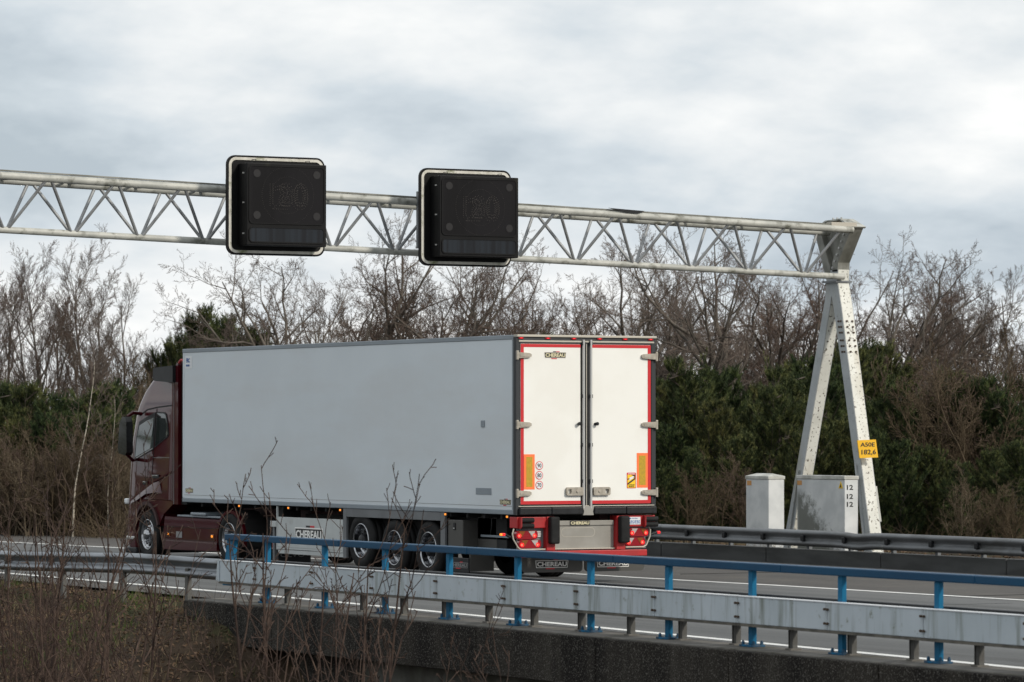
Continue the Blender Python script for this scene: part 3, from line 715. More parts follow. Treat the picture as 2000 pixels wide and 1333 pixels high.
# --- rear frame
MB().bbox(-.02, .05, .0, .098, 1.05, 3.965, .006).build('rear_post', frame_slate, tk)
MB().bbox(2.55, 2.635, .0, .098, 1.05, 3.965, .006).build('rear_post', frame_slate, tk)
MB().bbox(.05, 2.55, .0, .098, 3.86, 3.965, .006).build('rear_header', frame_blk, tk)
MB().box(.05, 2.55, .035, .098, 1.19, 3.86).build('door_recess', frame_blk, tk)
MB().bbox(-.01, 2.64, -.03, .10, 3.966, 4.004, .006).build('roof_trim', trim_beige, tk)
MB().bbox(.03, 2.60, -.012, .0, 3.885, 3.912, .003).build('header_trim', trim_beige, tk)
MB().bbox(.02, 2.60, -.015, .0, 1.185, 1.20, .003).build('sill_trim', trim_beige, tk)
for xc in (.07, .57, 1.06, 1.55, 2.04, 2.53):
    l = MB().bbox(xc - .05, xc + .05, -.02, .0, 3.93, 3.962, .008).build('roof_lamp', lens_red, tk)
    MB().bbox(xc - .022, xc + .022, -.026, -.018, 3.938, 3.956, .003).build('bulb', glow_red, l)
def door(x0, x1, hinge):
    d = MB().bbox(x0, x1, -.008, .036, 1.222, 3.855, .008).build('rear_door', door_white, tk)
    t = .058
    MB().box(x0, x1, -.0115, -.0085, 3.80, 3.852).build('red_border', red_tape, d)
    MB().box(x0, x1, -.0115, -.0085, 1.225, 1.280).build('red_border', red_tape, d)
    if hinge == 'l': MB().box(x0, x0 + t, -.0115, -.0085, 1.2805, 3.7995).build('red_border', red_tape, d)
    else: MB().box(x1 - t, x1, -.0115, -.0085, 1.2805, 3.7995).build('red_border', red_tape, d)
    for zc in (3.665, 2.53, 1.405):
        hg = MB()
        if hinge == 'l':
            hg.prism([(-.005, zc - .05), (.205, zc - .038), (.245, zc - .02), (.245, zc + .02), (.205, zc + .038), (-.005, zc + .05)], 'y', -.05, -.012)
            hg.bbox(-.028, .006, -.055, -.005, zc - .075, zc + .075, .006)
            hg.box(.03, .21, -.058, -.05, zc - .024, zc + .02)
        else:
            hg.prism([(2.615, zc - .05), (2.385, zc - .038), (2.345, zc - .02), (2.345, zc + .02), (2.385, zc + .038), (2.615, zc + .05)], 'y', -.05, -.012)
            hg.bbox(2.61, 2.65, -.055, -.005, zc - .078, zc + .078, .006)
            hg.box(2.38, 2.57, -.058, -.05, zc - .024, zc + .02)
        hg.build('hinge', steel_br, d)
    return d
dl = door(.062, 1.19, 'l'); dr = door(1.405, 2.532, 'r')
for (xb_, dd) in ((1.235, dl), (1.375, dr)):
    MB().cyl((xb_, -.03, 1.15), (xb_, -.03, 3.93), .022, 12).build('lock_bar', lock_steel, dd)
    m_ = MB()
    for z in (1.17, 1.6, 2.2, 3.0, 3.87): m_.bbox(xb_ - .03, xb_ + .03, -.045, -.0, z - .03, z + .03, .005)
    m_.build('bar_bracket', frame_blk, dd)
MB().box(1.26, 1.345, -.012, .034, 1.19, 3.86).build('centre_seal', black_pl, tk)
MB().box(1.292, 1.304, -.016, -.012, 1.19, 3.86).build('seal_strip', trim_beige, tk)
def handle(x0, x1, dd, flip):
    h = MB(); o = rrect(x0, x1, 1.365, 1.50, .03, 4); i = rrect(x0 + .03, x1 - .03, 1.395, 1.47, .015, 4); n = len(o)
    vs = [(a, -.062, b) for a, b in o] + [(a, -.062, b) for a, b in i] + [(a, -.014, b) for a, b in o] + [(a, -.014, b) for a, b in i]
    h.add(vs, [(k, (k + 1) % n, n + (k + 1) % n, n + k) for k in range(n)] + [(k, (k + 1) % n, 2 * n + (k + 1) % n, 2 * n + k) for k in range(n)] + [(n + k, n + (k + 1) % n, 3 * n + (k + 1) % n, 3 * n + k) for k in range(n)])
    xa, xb2 = (x0 + .09, x1 - .0) if not flip else (x0, x1 - .09)
    h.bbox(xa, xb2, -.058, -.02, 1.385, 1.48, .006); h.cyl(((xa + xb2) / 2, -.058, 1.43), ((xa + xb2) / 2, -.072, 1.43), .022, 12)
    h.build('lock_handle', steel_br, dd)
handle(.90, 1.22, dl, False); handle(1.41, 1.73, dr, True)
for xc, dd in ((1.15, dl), (1.46, dr)):
    MB().cyl((xc, -.009, 2.54), (xc + (.02 if xc > 1.3 else -.02), -.075, 2.545), .024, 12, .030).build('door_stop', black_pl, dd)
logo('rear', .505, .915, 3.625, 3.72, -.0085, dl)
for (x0, x1, z0, z1, dd) in ((.123, .323, 1.47, 2.045, dl), (2.262, 2.472, 1.485, 2.06, dr)):
    MB().box(x0, x1, -.0125, -.009, z0, z1).build('orange_plate', orange_fl, dd)
    MB().box(x0 + .042, x1 - .042, -.0142, -.0128, z0 + .042, z1 - .042).build('reflector', amber_refl, dd)
for zc, s_ in ((1.86, '90'), (1.70, '80'), (1.54, '70')):
    c = MB().cyl((.41, -.009, zc), (.41, -.0115, zc), .070, 28).build('speed_disc', sticker_red, dl)
    MB().cyl((.41, -.0118, zc), (.41, -.0128, zc), .058, 28).build('speed_disc_face', sticker_white, dl)
    m_ = MB(); text(m_, s_, 'rear', .372, .448, zc - .034, zc + .034, -.0131, th=.0012, bold=.02); m_.build('speed_digits', ink_black, dl)
MB().prism(rrect(2.07, 2.245, 1.475, 1.735, .012), 'y', -.0112, -.009).build('warning_sticker', sticker_red, dr)
MB().box(2.082, 2.233, -.0122, -.0113, 1.487, 1.70).build('warning_field', sticker_yellow, dr)
m_ = MB(); m_.prism([(2.083, 1.56), (2.232, 1.655), (2.232, 1.625), (2.083, 1.53)], 'y', -.0130, -.0123); m_.prism([(2.15, 1.698), (2.232, 1.698), (2.232, 1.66)], 'y', -.0130, -.0123); m_.prism([(2.083, 1.635), (2.232, 1.665), (2.232, 1.655), (2.083, 1.615)], 'y', -.0133, -.0131)
text(m_, 'ANGLES', 'rear', 2.10, 2.215, 1.522, 1.542, -.0131, th=.0012, bold=.03); text(m_, 'MORTS', 'rear', 2.105, 2.21, 1.494, 1.514, -.0131, th=.0012, bold=.03)
m_.build('warning_print', ink_black, dr)
MB().prism([(2.115, 1.605), (2.19, 1.64), (2.205, 1.665), (2.19, 1.68), (2.12, 1.65)], 'y', -.0142, -.0134).build('warning_lorry', sticker_white, dr)
m_ = MB(); text(m_, 'ATTENTION', 'rear', 2.09, 2.225, 1.706, 1.724, -.0114, th=.0012, bold=.03); m_.build('warning_heading', ink_white, dr)
# rub rail
for (a, b) in ((.022, .615), (.621, 1.205), (1.425, 2.03), (2.036, 2.615)):
    rb = MB().bbox(a, b, -.07, -.002, 1.055, 1.172, .014).build('rub_block', black_pl, tk)
    m_ = MB()
    for t in (.13, .5, .87):
        for z in (1.085, 1.14): m_.cyl((a + (b - a) * t, -.0705, z), (a + (b - a) * t, -.072, z), .012, 8)
    m_.build('bolt_hole', black_void, rb)
MB().prism([(1.215, 1.04), (1.415, 1.04), (1.40, 1.10), (1.425, 1.19), (1.205, 1.19), (1.235, 1.10)], 'y', -.05, .0).build('centre_casting', plate_grey, tk)
# under-ride structure
MB().bbox(-.0, .55, .0, .26, .835, 1.02, .012).build('red_crossmember', red_paint, tk)
MB().bbox(1.90, 2.62, .0, .26, .84, 1.03, .012).build('red_crossmember', red_paint, tk)
for (a, b) in ((.05, .28), (2.40, 2.635)):
    r_ = MB(); r_.cyl((a, -.045, .965), (b, -.045, .965), .042, 16); r_.cyl((a, -.045, .875), (b, -.045, .875), .042, 16)
    r_.build('buffer_roller', rubber, tk)
    MB().prism([(-.09, 1.0), (-.02, 1.02), (.0, 1.02), (.0, .83), (-.06, .83), (-.09, .86)], 'x', a - .016, a - .004).build('roller_cheek', red_paint, tk)
for (a, b) in ((.565, .735), (1.89, 2.065)):
    MB().bbox(a, b, -.14, -.01, .575, 1.02, .03, 3).build('rubber_buffer', rubber, tk)
    MB().bbox(a - .02, b - .03, -.02, .12, .465, 1.02, .006).build('buffer_post', red_paint, tk)
rp = MB().bbox(.74, 1.87, .08, .12, .48, .95, .006).build('rear_panel', plate_grey, tk)
MB().bbox(.73, 1.86, .055, .08, .87, .95, .006).build('upper_strip', trim_beige if False else plate_grey, rp)
MB().box(1.02, 1.40, .050, .0545, .873, .947).build('name_plaque', ink_black, rp)
m_ = MB(); text(m_, 'CHEREAU', 'rear', 1.035, 1.385, .885, .935, .0495, bold=.035); m_.build('name_letters', ink_gold, rp)
o = rrect(.87, 1.51, .68, .835, .075, 6); i = rrect(.878, 1.502, .688, .827, .068, 6); n = len(o)
MB().add([(a, .076, b) for a, b in o] + [(a, .076, b) for a, b in i], [(k, (k + 1) % n, n + (k + 1) % n, n + k) for k in range(n)]).build('recess_rim', trim_beige, rp)
MB().prism(i, 'y', .077, .0795).build('recess', plate_grey, rp)
MB().bbox(.73, 1.87, .03, .08, .478, .495, .003).build('lower_strip', trim_beige, rp)
MB().bbox(.0, 2.45, -.03, .11, .355, .46, .012).build('bumper_bar', red_paint, tk)
MB().box(.06, .56, .10, .13, .48, .83).build('lamp_carrier', skirt_grey, tk); MB().box(2.06, 2.50, .10, .13, .48, .83).build('lamp_carrier', skirt_grey, tk)
def cluster(x0, x1, z0, z1, flip):
    c = MB().prism(rrect(x0, x1, z0, z1, .05, 5), 'y', .02, .10).build('tail_lamp', lens_red, tk)
    w = x1 - x0; h = z1 - z0; X = (lambda t: x0 + w * t) if not flip else (lambda t: x1 - w * t)
    MB().prism([(X(.12), z1 - .008), (X(.42), z1 - .008), (X(.24), z0 + .03)], 'y', .014, .0195).build('indicator_lens', lens_amber, c)
    MB().prism([(X(.56), z1 - .008), (X(.86), z1 - .008), (X(.78), z0 + .02)], 'y', .014, .0195).build('reverse_lens', lens_clear, c)
    for t in (.14, .84):
        MB().cyl((X(t), .02, (z0 + z1) / 2 - .012), (X(t), .008, (z0 + z1) / 2 - .012), .036, 20).build('round_lamp', glow_red, c)
        MB().cyl((X(t) - .008, .0085, (z0 + z1) / 2 - .012), (X(t) - .008, .006, (z0 + z1) / 2 - .012), .018, 14).build('bulb', glow_core, c)
cluster(-.005, .40, .655, .795, False); cluster(.045, .46, .505, .645, False); cluster(2.13, 2.505, .675, .815, True); cluster(2.06, 2.44, .52, .66, True)
for (a, b, z0, z1) in ((.405, .50, .685, .79), (2.055, 2.115, .70, .80)):
    g = MB().box(a, b, .09, .098, z0, z1).build('grid_plate', ink_grey, tk); m_ = MB(); nx = int((b - a) / .022)
    for i_ in range(nx):
        for j_ in range(4): m_.box(a + .004 + i_ * .022, a + .020 + i_ * .022, .084, .0895, z0 + .005 + j_ * .025, z0 + .022 + j_ * .025)
    m_.build('grid_cell', ink_white, g)
MB().tube([(-.05, .02, .83), (-.075, .02, .74), (-.06, .02, .66), (.03, .02, .52), (.08, .02, .487), (.54, .02, .487)], .013, 8).build('lamp_guard', trim_beige, tk)
MB().tube([(2.50, .02, .85), (2.54, .02, .78), (2.53, .02, .67), (2.46, .02, .53), (2.40, .02, .50), (2.06, .02, .50)], .013, 8).build('lamp_guard', trim_beige, tk)
for (pts, ec) in (([(-.05, .06, .69), (-.12, .06, .70), (-.17, .06, .735), (-.20, .06, .74)], -.22), ([(2.54, .06, .69), (2.60, .06, .715), (2.68, .06, .735), (2.70, .06, .735)], 2.72)):
    a = MB().tube(pts, .02, 8).build('marker_arm', black_pl, tk)
    MB().bbox(ec - .03, ec + .025, .03, .09, .715, .76, .01).build('marker_lamp', glow_red, a)
    if ec < 0: MB().bbox(ec - .06, ec - .032, .03, .09, .72, .755, .008).build('marker_lamp', glow_amber, a)
MB().box(2.085, 2.335, -.006, -.001, .875, 1.0).build('abs_sticker', sticker_white, tk)
m_ = MB(); text(m_, 'ABS/EBS', 'rear', 2.095, 2.325, .89, .945, -.0065, th=.0015, bold=.015); m_.box(2.12, 2.15, -.008, -.006, .965, .985); text(m_, 'KNORR', 'rear', 2.165, 2.28, .967, .983, -.0065, th=.0015, bold=.03)
m_.build('abs_lettering', ink_blue, tk)
# mudflap aprons behind the last axle
for (a, b) in ((.40, 1.55), (1.60, 2.74)):
    MB().prism(rrect(a, b, .085, .45, .07, 5), 'y', .56, .60).build('mud_apron', box_grey, tk)
logo('rear', .65, 1.275, .16, .285, .558, tk, 'white'); logo('rear', 1.82, 2.45, .155, .28, .558, tk, 'white')
# chassis
MB().box(.72, .86, .3, 12.2, .78, 1.04).build('chassis_beam', maroon_dk, tk); MB().box(1.74, 1.88, .3, 12.2, .78, 1.04).build('chassis_beam', maroon_dk, tk)
m_ = MB()
for y_ in np.arange(.6, 13, .6): m_.box(.05, 2.55, y_, y_ + .06, .98, 1.05)
m_.build('cross_bearer', black_void, tk)
MB().box(.3, 2.3, .9, 6.4, .62, .97).build('axle_unit', black_void, tk)
MB().box(.55, 2.05, 6.45, 9.1, .35, .9).build('pallet_store', black_void, tk)
for (ya, za) in ((3.21, .40), (4.50, .40), (5.78, .49), (11.35, .385), (15.18, .385)):
    MB().cyl((.3, ya, za), (2.3, ya, za), .08, 12).build('axle', black_void, tk)
# side skirts and boxes
MB().bbox(.0, .05, 2.54, 2.70, .46, 1.052, .006).build('skirt_end', skirt_grey, tk)
MB().bbox(.0, .05, 2.703, 6.297, .905, 1.052, .006).build('wheel_skirt', skirt_grey, tk)
MB().bbox(.0, .05, 6.30, 6.425, .17, 1.052, .006).build('skirt_end', skirt_grey, tk)
MB().bbox(.02, .50, 1.93, 2.46, .48, .93, .012).build('tool_box', box_grey, tk)
MB().bbox(.30, .9, 1.26, 1.92, .47, 1.04, .012).build('tool_box', box_grey, tk)
l = MB().box(.008, .0195, 2.185, 2.255, .76, .88).build('box_latch', black_pl, tk); MB().bbox(.0, .008, 2.20, 2.24, .78, .80, .002).build('latch_tongue', lock_steel, l)
MB().box(.0, .012, 6.45, 9.15, .845, .855)
wp = MB().bbox(.0, .05, 6.44, 9.15, .26, .85, .006).build('white_skirt', panel_white, tk)
MB().bbox(.01, .06, 6.44, 9.13, .18, .252, .006).build('skirt_foot', panel_white, wp)
MB().box(-.003, .0, 6.46, 9.13, .30, .304).build('skirt_seam', ink_grey, wp)
logo('side', 8.40, 7.24, .43, .675, -.001, wp, 'big')
MB().box(.012, .04, 9.18, 9.215, .25, 1.05).build('skirt_strut', panel_white, tk)
MB().bbox(.0, .05, 9.215, 9.46, .66, .77, .006).build('crank_box', panel_white, tk)
MB().bbox(.06, .14, 9.40, 9.48, .0, .66, .006).build('landing_leg', skirt_grey, tk); MB().bbox(2.4, 2.5, 9.38, 9.48, .0, 1.0, .006).build('landing_leg', skirt_grey, tk)
MB().bbox(.14, .5, 9.2, 9.5, .7, 1.04, .006).build('leg_housing', black_void, tk)
for y_ in (.33, 2.51, 6.53, 8.67, 10.81):
    mk = MB().bbox(-.004, .05, y_ - .05, y_ + .05, .99, 1.045, .006).build('side_marker', black_pl, tk)
    MB().bbox(-.012, -.003, y_ - .028, y_ + .028, 1.003, 1.035, .003).build('marker_bulb', glow_amber, mk)
MB().box(.28, .40, .70, 1.78, .655, .69).build('side_guard', alu_rail, tk)
MB().tube([(.3, 1.42, 1.0), (.3, 1.42, .85), (.32, 1.55, .5)], .012, 6).build('air_hose', black_pl, tk)
MB().bbox(.30, .5, .9, 1.25, .40, .66, .01).build('valve_box', black_pl, tk)
MB().box(.05, .5, 1.72, 1.75, .08, .4).build('mud_flap', box_grey, tk)
logo('side', 2.40, 1.76, .13, .22, .03, MB().bbox(.03, .06, 1.74, 2.5, .05, .30, .01).build('side_flap', black_pl, tk), 'grey')
# --- wheels
def wheel(yc, zc, side, kind, parent, r=.50):
    """side -1: left wheel, outer face at small x"""
    xo = .03 if side < 0 else 2.57; sx = 1 if side < 0 else -1
    w = MB()  # placeholder for the wheel's own empty
    e_ = bpy.data.objects.new('wheel', None); COL.objects.link(e_); e_.parent = parent; e_.empty_display_size = .1
    e_.location = (0, 0, 0); ORG[e_] = ORG[parent]
    prof = [(.02, .30), (.0, .315), (-.012, .37), (-.010, .44), (.015, r - .018), (.04, r), (.10, r - .004), (.105, r - .018), (.115, r - .018), (.12, r), (.20, r), (.205, r - .018), (.215, r - .018), (.22, r), (.30, r - .003), (.34, r - .03), (.355, .40), (.34, .30)]
    MB().lathe(prof, (xo, yc, zc), 48, sx).build('tyre', rubber, e_)
    if kind == 'trailer':
        rim = [(.015, .312), (-.004, .308), (-.006, .290), (.02, .284), (.10, .275), (.14, .26), (.150, .235), (.145, .20), (.125, .175), (.12, .15), (.12, .05)]
        MB().lathe(rim, (xo, yc, zc), 48, sx).build('rim', chrome, e_)
        MB().lathe([(.12, .125), (.03, .118), (.0, .10), (-.01, .07), (-.012, .0)], (xo, yc, zc), 28, sx).build('hub', black_pl, e_)
        m_ = MB()
        for k in range(10):
            t = 2 * PI * k / 10 + .2; cy, cz = yc + .165 * math.cos(t), zc + .165 * math.sin(t)
            m_.cyl((xo + sx * .13, cy, cz), (xo + sx * .07, cy, cz), .017, 6)
        m_.build('wheel_nut', chrome, e_)
        m_ = MB()
        for k in range(10):
            t = 2 * PI * (k + .5) / 10 + .2; cy, cz = yc + .225 * math.cos(t), zc + .225 * math.sin(t)
            m_.cyl((xo + sx * .149, cy, cz), (xo + sx * .140, cy, cz), .020, 10)
        m_.build('hand_hole', black_void, e_)
    else:
        deep = .03 if kind == 'front' else .16
        rim = [(.015, .305), (-.004, .30), (-.006, .285), (.03, .275), (.05 + deep * .3, .262), (.055 + deep * .6, .235), (.02 + deep * .7, .19), (.0 + deep * .7, .17), (.0 + deep * .7, .06)]
        MB().lathe(rim, (xo, yc, zc), 48, sx).build('rim', chrome, e_)
        d0 = deep * .7
        MB().lathe([(d0, .11), (d0 - .05, .105), (d0 - .07, .09), (d0 - .075, .0)], (xo, yc, zc), 28, sx).build('hub', chrome if kind == 'front' else rim_grey, e_)
        m_ = MB(); h_ = MB()
        for k in range(10):
            t = 2 * PI * k / 10; cy, cz = yc + .145 * math.cos(t), zc + .145 * math.sin(t)
            m_.cyl((xo + sx * (d0 + .01), cy, cz), (xo + sx * (d0 - .04), cy, cz), .016, 6)
            t += PI / 10; cy, cz = yc + .212 * math.cos(t), zc + .212 * math.sin(t)
            h_.cyl((xo + sx * (d0 + .035), cy, cz), (xo + sx * (d0 + .012), cy, cz), .024, 10)
        m_.build('wheel_nut', chrome, e_); h_.build('hand_hole', black_void, e_)
for (yc, zc) in ((3.21, .40), (4.50, .40), (5.78, .49)):
    wheel(yc, zc, -1, 'trailer', tk); wheel(yc, zc, 1, 'trailer', tk)
for s_ in (-1, 1): wheel(11.35, .395, s_, 'drive', tk); wheel(15.18, .385, s_, 'front', tk, .485)
# --- tractor chassis, skirts, lamps
MB().box(.85, 1.75, 10.3, 15.8, .50, .85).build('tractor_frame', black_void, tk)
MB().box(.45, 2.15, 10.35, 10.55, .45, .80).build('rear_frame_box', black_void, tk)
sk = MB().prism([(11.90, .14), (14.40, .12), (14.44, .30), (14.33, .76), (11.78, .74), (11.90, .50)], 'x', .03, .35).build('side_fairing', maroon, tk)
MB().prism([(11.93, .335), (14.36, .325), (14.36, .345), (11.93, .355)], 'x', .012, .03).build('fairing_moulding', maroon, sk)
MB().box(.018, .0295, 13.50, 13.77, .36, .48).build('fairing_recess', ink_grey, sk)
MB().box(.02, .0295, 11.95, 14.30, .565, .572).build('fairing_seam', black_void, sk)
for y_ in (14.14, 12.08): 
    q_ = MB().bbox(.015, .03, y_ - .065, y_ + .065, .375, .455, .006).build('side_lamp', lens_amber, sk); MB().bbox(.008, .0145, y_ - .035, y_ + .035, .40, .44, .002).build('side_bulb', glow_amber, sk)
MB().bbox(.10, .9, 11.9, 13.9, .762, .80, .01).build('catwalk', alu_rail, tk)
MB().bbox(.06, .6, 12.5, 13.2, .80, .86, .02).build('air_tank', alu_rail, tk)
for xs in (.02, 2.05):
    gd = []
    for k in range(13):
        t = PI * (1.06 - k / 12 * 1.10); gd.append((11.28 + .64 * math.cos(t), .36 + .575 * math.sin(t)))
    gi = [(11.28 + (a - 11.28) * .90, .36 + (b - .36) * .90) for a, b in gd]
    mg_ = MB().prism(gd + gi[::-1], 'x', xs, xs + .06).build('mudguard', maroon, tk)
    MB().prism(gd + gi[::-1], 'x', xs + .0605, xs + .5).build('mudguard_liner', black_void, mg_)
MB().prism([(10.72, .05), (10.70, .05), (10.66, .45), (10.70, .45)], 'x', .1, .6).build('mud_flap', black_pl, tk)
tb = MB().bbox(.35, 2.25, 10.10, 10.2, .43, .60, .01).build('tail_board', black_pl, tk)
MB().bbox(.38, .78, 10.08, 10.10, .46, .57, .008).build('tail_lens', lens_red, tb)
m_ = MB(); m_.cyl((.44, 10.079, .50), (.44, 10.07, .50), .022, 10); m_.cyl((.475, 10.079, .53), (.475, 10.07, .53), .016, 8); m_.cyl((.475, 10.079, .48), (.475, 10.07, .48), .016, 8)
for k in range(5): m_.cyl((.88 + k * .052, 10.079, .545), (.88 + k * .052, 10.07, .545), .014, 8)
m_.build('tail_leds', glow_red, tb)
pn = MB().box(.56, 1.06, 10.08, 10.095, .355, .425).build('number_plate', ink_white, tb)
m_ = MB(); text(m_, 'V-100-34', 'rear', .59, 1.03, .365, .417, 10.079, bold=.03); m_.build('plate_characters', ink_black, tb)
MB().box(.35, 1.1, 10.08, 10.10, .23, .345).build('chevron_board', sticker_red, tb)
MB().prism([(.47, .232), (.60, .232), (.70, .343), (.50, .343)], 'y', 10.074, 10.0795).build('chevron', amber_refl, tb)
MB().box(.30, 1.15, 10.12, 10.14, -.03, .23).build('rear_flap', black_pl, tb)
m_ = MB(); text(m_, 'VOLVO', 'rear', .40, 1.02, .075, .155, 10.118, bold=.0); m_.build('flap_lettering', ink_grey, tb)

# --- cab
# silhouette (y of the front face) by height, with rounded vertical corners and a roof that closes in
lv = [(.12, 16.28, .03, .28), (.25, 16.36, .02, .30), (.60, 16.37, .02, .30), (1.08, 16.36, .04, .30), (1.50, 16.33, .05, .30), (1.92, 16.30, .065, .30), (2.30, 16.24, .0786, .30), (2.73, 16.12, .094, .32), (2.90, 16.03, .10, .34),
      (3.00, 15.98, .112, .36), (3.19, 15.83, .135, .38), (3.38, 15.60, .165, .40), (3.50, 15.42, .18, .42), (3.60, 15.22, .25, .42), (3.68, 15.02, .34, .40), (3.73, 14.80, .46, .34)]
def cab_shell(levels, yr, name, m, z_open=False):
    rows = []
    for (z, yf, ins, rad) in levels:
        row = [(ins, yr(z), z)]
        for k in range(8):
            row.append((ins, yr(z) + (yf - rad - yr(z)) * (k + 1) / 8, z))
        for k in range(1, 9):
            t = PI / 2 * k / 8; row.append((ins + rad - rad * math.cos(t), yf - rad + rad * math.sin(t), z))
        left = row[:]
        row = left + [(2.60 - x, y, zz2) for (x, y, zz2) in left[::-1]]
        rows.append(row)
    n = len(rows[0]); vs = [p for r_ in rows for p in r_]; fs = []
    for i in range(len(rows) - 1):
        for j in range(n): fs.append((i * n + j, i * n + (j + 1) % n, (i + 1) * n + (j + 1) % n, (i + 1) * n + j))
    mb = MB().add(vs, fs, True); mb.add(rows[-1], [tuple(range(n))]); mb.add(rows[0], [tuple(range(n))])
    return mb
yr = lambda z: 13.98 if z > 1.0 else 14.45
cabm = cab_shell([(l_[0] if l_[0] > .6 else l_[0], l_[1], l_[2], l_[3]) for l_ in lv if l_[0] >= 1.0], yr, 'cab', maroon).build('cab', maroon, tk)
cab_shell([l_ for l_ in lv if l_[0] <= 1.1], lambda z: 15.74, 'bumper', maroon).build('bumper', maroon, tk)
# arch panel between door and front wheel
arc = [(15.18 + .60 * math.cos(t), .42 + .60 * math.sin(t)) for t in np.linspace(0.05, PI - .25, 14)]
MB().prism([(15.80, 1.07), (15.80, .45)] + arc + [(14.60, .60), (14.40, .80), (13.98, .99), (13.98, 1.07)], 'x', .035, .40).build('wheel_arch_panel', maroon, tk)
ao = [(15.18 + .63 * math.cos(t), .40 + .64 * math.sin(t)) for t in np.linspace(.1, PI - .3, 14)]; ai = [(15.18 + .56 * math.cos(t), .40 + .57 * math.sin(t)) for t in np.linspace(.1, PI - .3, 14)]
MB().prism(ao + ai[::-1], 'x', -.01, .034).build('arch_flare', maroon_dk, tk)
MB().box(.25, 2.35, 14.5, 15.8, .3, .98).build('wheel_well', black_void, tk)
# side fairing of the cab, gap and red edge
MB().prism([(13.70, 1.0), (13.96, 1.0), (13.99, 2.9), (14.0, 3.40), (13.86, 3.66), (13.78, 3.74), (13.72, 3.74)], 'x', .03, .16).build('side_deflector', maroon, cabm)
MB().box(.02, .0295, 13.895, 13.905, 1.0, 3.45).build('deflector_seam', ink_grey, cabm)
MB().box(.10, 2.5, 13.45, 13.70, 1.0, 3.70).build('gap_shield', black_void, tk)
MB().tube([(.06, 13.78, 3.70), (.07, 13.66, 3.79), (.09, 13.50, 3.77), (.11, 13.48, 3.70)], .028, 8).build('deflector_edge', red_paint, cabm)
sf = MB().prism([(13.83, 3.36), (14.72, 3.40), (14.78, 3.46), (14.79, 3.60), (14.74, 3.655), (13.83, 3.69)], 'x', -.035, .25).build('roof_side_box', black_pl, cabm)
MB().tube([(.06, 14.60, 3.65), (.06, 14.63, 3.86)], .006, 5).build('aerial', black_pl, cabm)
# roof crease and panel joints
def seam(pts, x=.044, w=.009, name='panel_joint', m=black_void):
    mb = MB()
    for (a, b) in zip(pts[:-1], pts[1:]):
        d = Vector((b[0] - a[0], b[1] - a[1])).normalized(); nn = Vector((-d.y, d.x)) * w
        mb.prism([(a[0] - nn.x, a[1] - nn.y), (b[0] - nn.x, b[1] - nn.y), (b[0] + nn.x, b[1] + nn.y), (a[0] + nn.x, a[1] + nn.y)], 'x', x - .004, x + .004)
    return mb.shear().build(name, m, cabm)
seam([(15.72, 2.72), (15.35, 2.84), (14.86, 2.885), (14.00, 2.925)], .048, .012)
seam([(14.88, 2.86), (14.97, 2.0), (15.02, 1.52), (15.08, 1.10)], .046, .006)
seam([(14.97, 1.90), (14.18, 1.90)], .046, .004, m=ink_grey)
seam([(14.10, 2.88), (14.02, 1.4), (14.02, 1.05)], .044, .004, m=ink_grey)
seam([(14.98, 1.24), (14.30, 1.25)], .042, .004)
seam([(14.07, 3.40), (14.06, 2.95)], .055, .004, m=ink_grey)
# sculpted lower door line (raised blade) 
MB().prism([(16.02, 1.06), (15.56, 1.235), (14.85, 1.46), (14.05, 1.64), (14.05, 1.61), (14.85, 1.42), (15.56, 1.19), (16.02, 1.02)], 'x', .022, .046).build('door_blade', maroon, cabm)
mb = MB()  # angled panel catching the sky below the blade
mb.add([(.024, 16.0, 1.03), (.024, 15.4, 1.24), (.024, 14.9, 1.40), (.024, 14.6, 1.44), (-.012, 14.7, 1.22), (-.012, 15.2, 1.18), (-.012, 15.7, 1.03), (.02, 16.0, .98), (.04, 14.5, 1.20)], [(0, 1, 5, 6), (1, 2, 4, 5), (2, 3, 4), (0, 6, 7), (3, 8, 4)], True)
mb.build('fender_panel', maroon, cabm)
for (y0, y1, z) in ((15.20, 15.40, 1.40), (14.62, 14.95, 1.53)):
    hb = MB().bbox(.018, .044, y0, y1, z - .035, z + .035, .008).build('door_handle', black_pl, cabm)
    MB().bbox(.004, .018, y0 + .03, y1 - .02, z - .006, z + .024, .006).build('handle_grip', chrome, hb)
# windows
fwn = [(15.90, 1.84), (15.84, 2.30), (15.72, 2.60), (15.35, 2.70), (14.93, 2.79), (14.93, 2.72), (14.96, 2.06)]
MB().prism(fwn, 'x', .040, .049).shear().build('window_frame', black_pl, cabm)
gw = [(15.84, 1.90), (15.79, 2.28), (15.68, 2.53), (15.34, 2.62), (15.00, 2.68), (15.01, 2.10)]
MB().prism(gw, 'x', .034, .0395).shear().build('door_window', glass_daylight, cabm)
MB().prism([(15.82, 1.885), (15.0, 2.085), (15.0, 2.065), (15.82, 1.865)], 'x', .028, .04).shear().build('window_trim', lock_steel, cabm)
rw = [(14.86, 2.80), (14.50, 2.79), (14.40, 2.75), (14.31, 2.58), (14.25, 2.35), (14.30, 2.30), (14.55, 2.22), (14.91, 2.09)]
MB().prism(rw, 'x', .038, .049).shear().build('quarter_frame', black_pl, cabm)
rw2 = [(14.55 + (a - 14.55) * .90, 2.47 + (b - 2.47) * .90) for a, b in rw]
MB().prism(rw2, 'x', .032, .0375).shear().build('quarter_window', glass_dk, cabm)
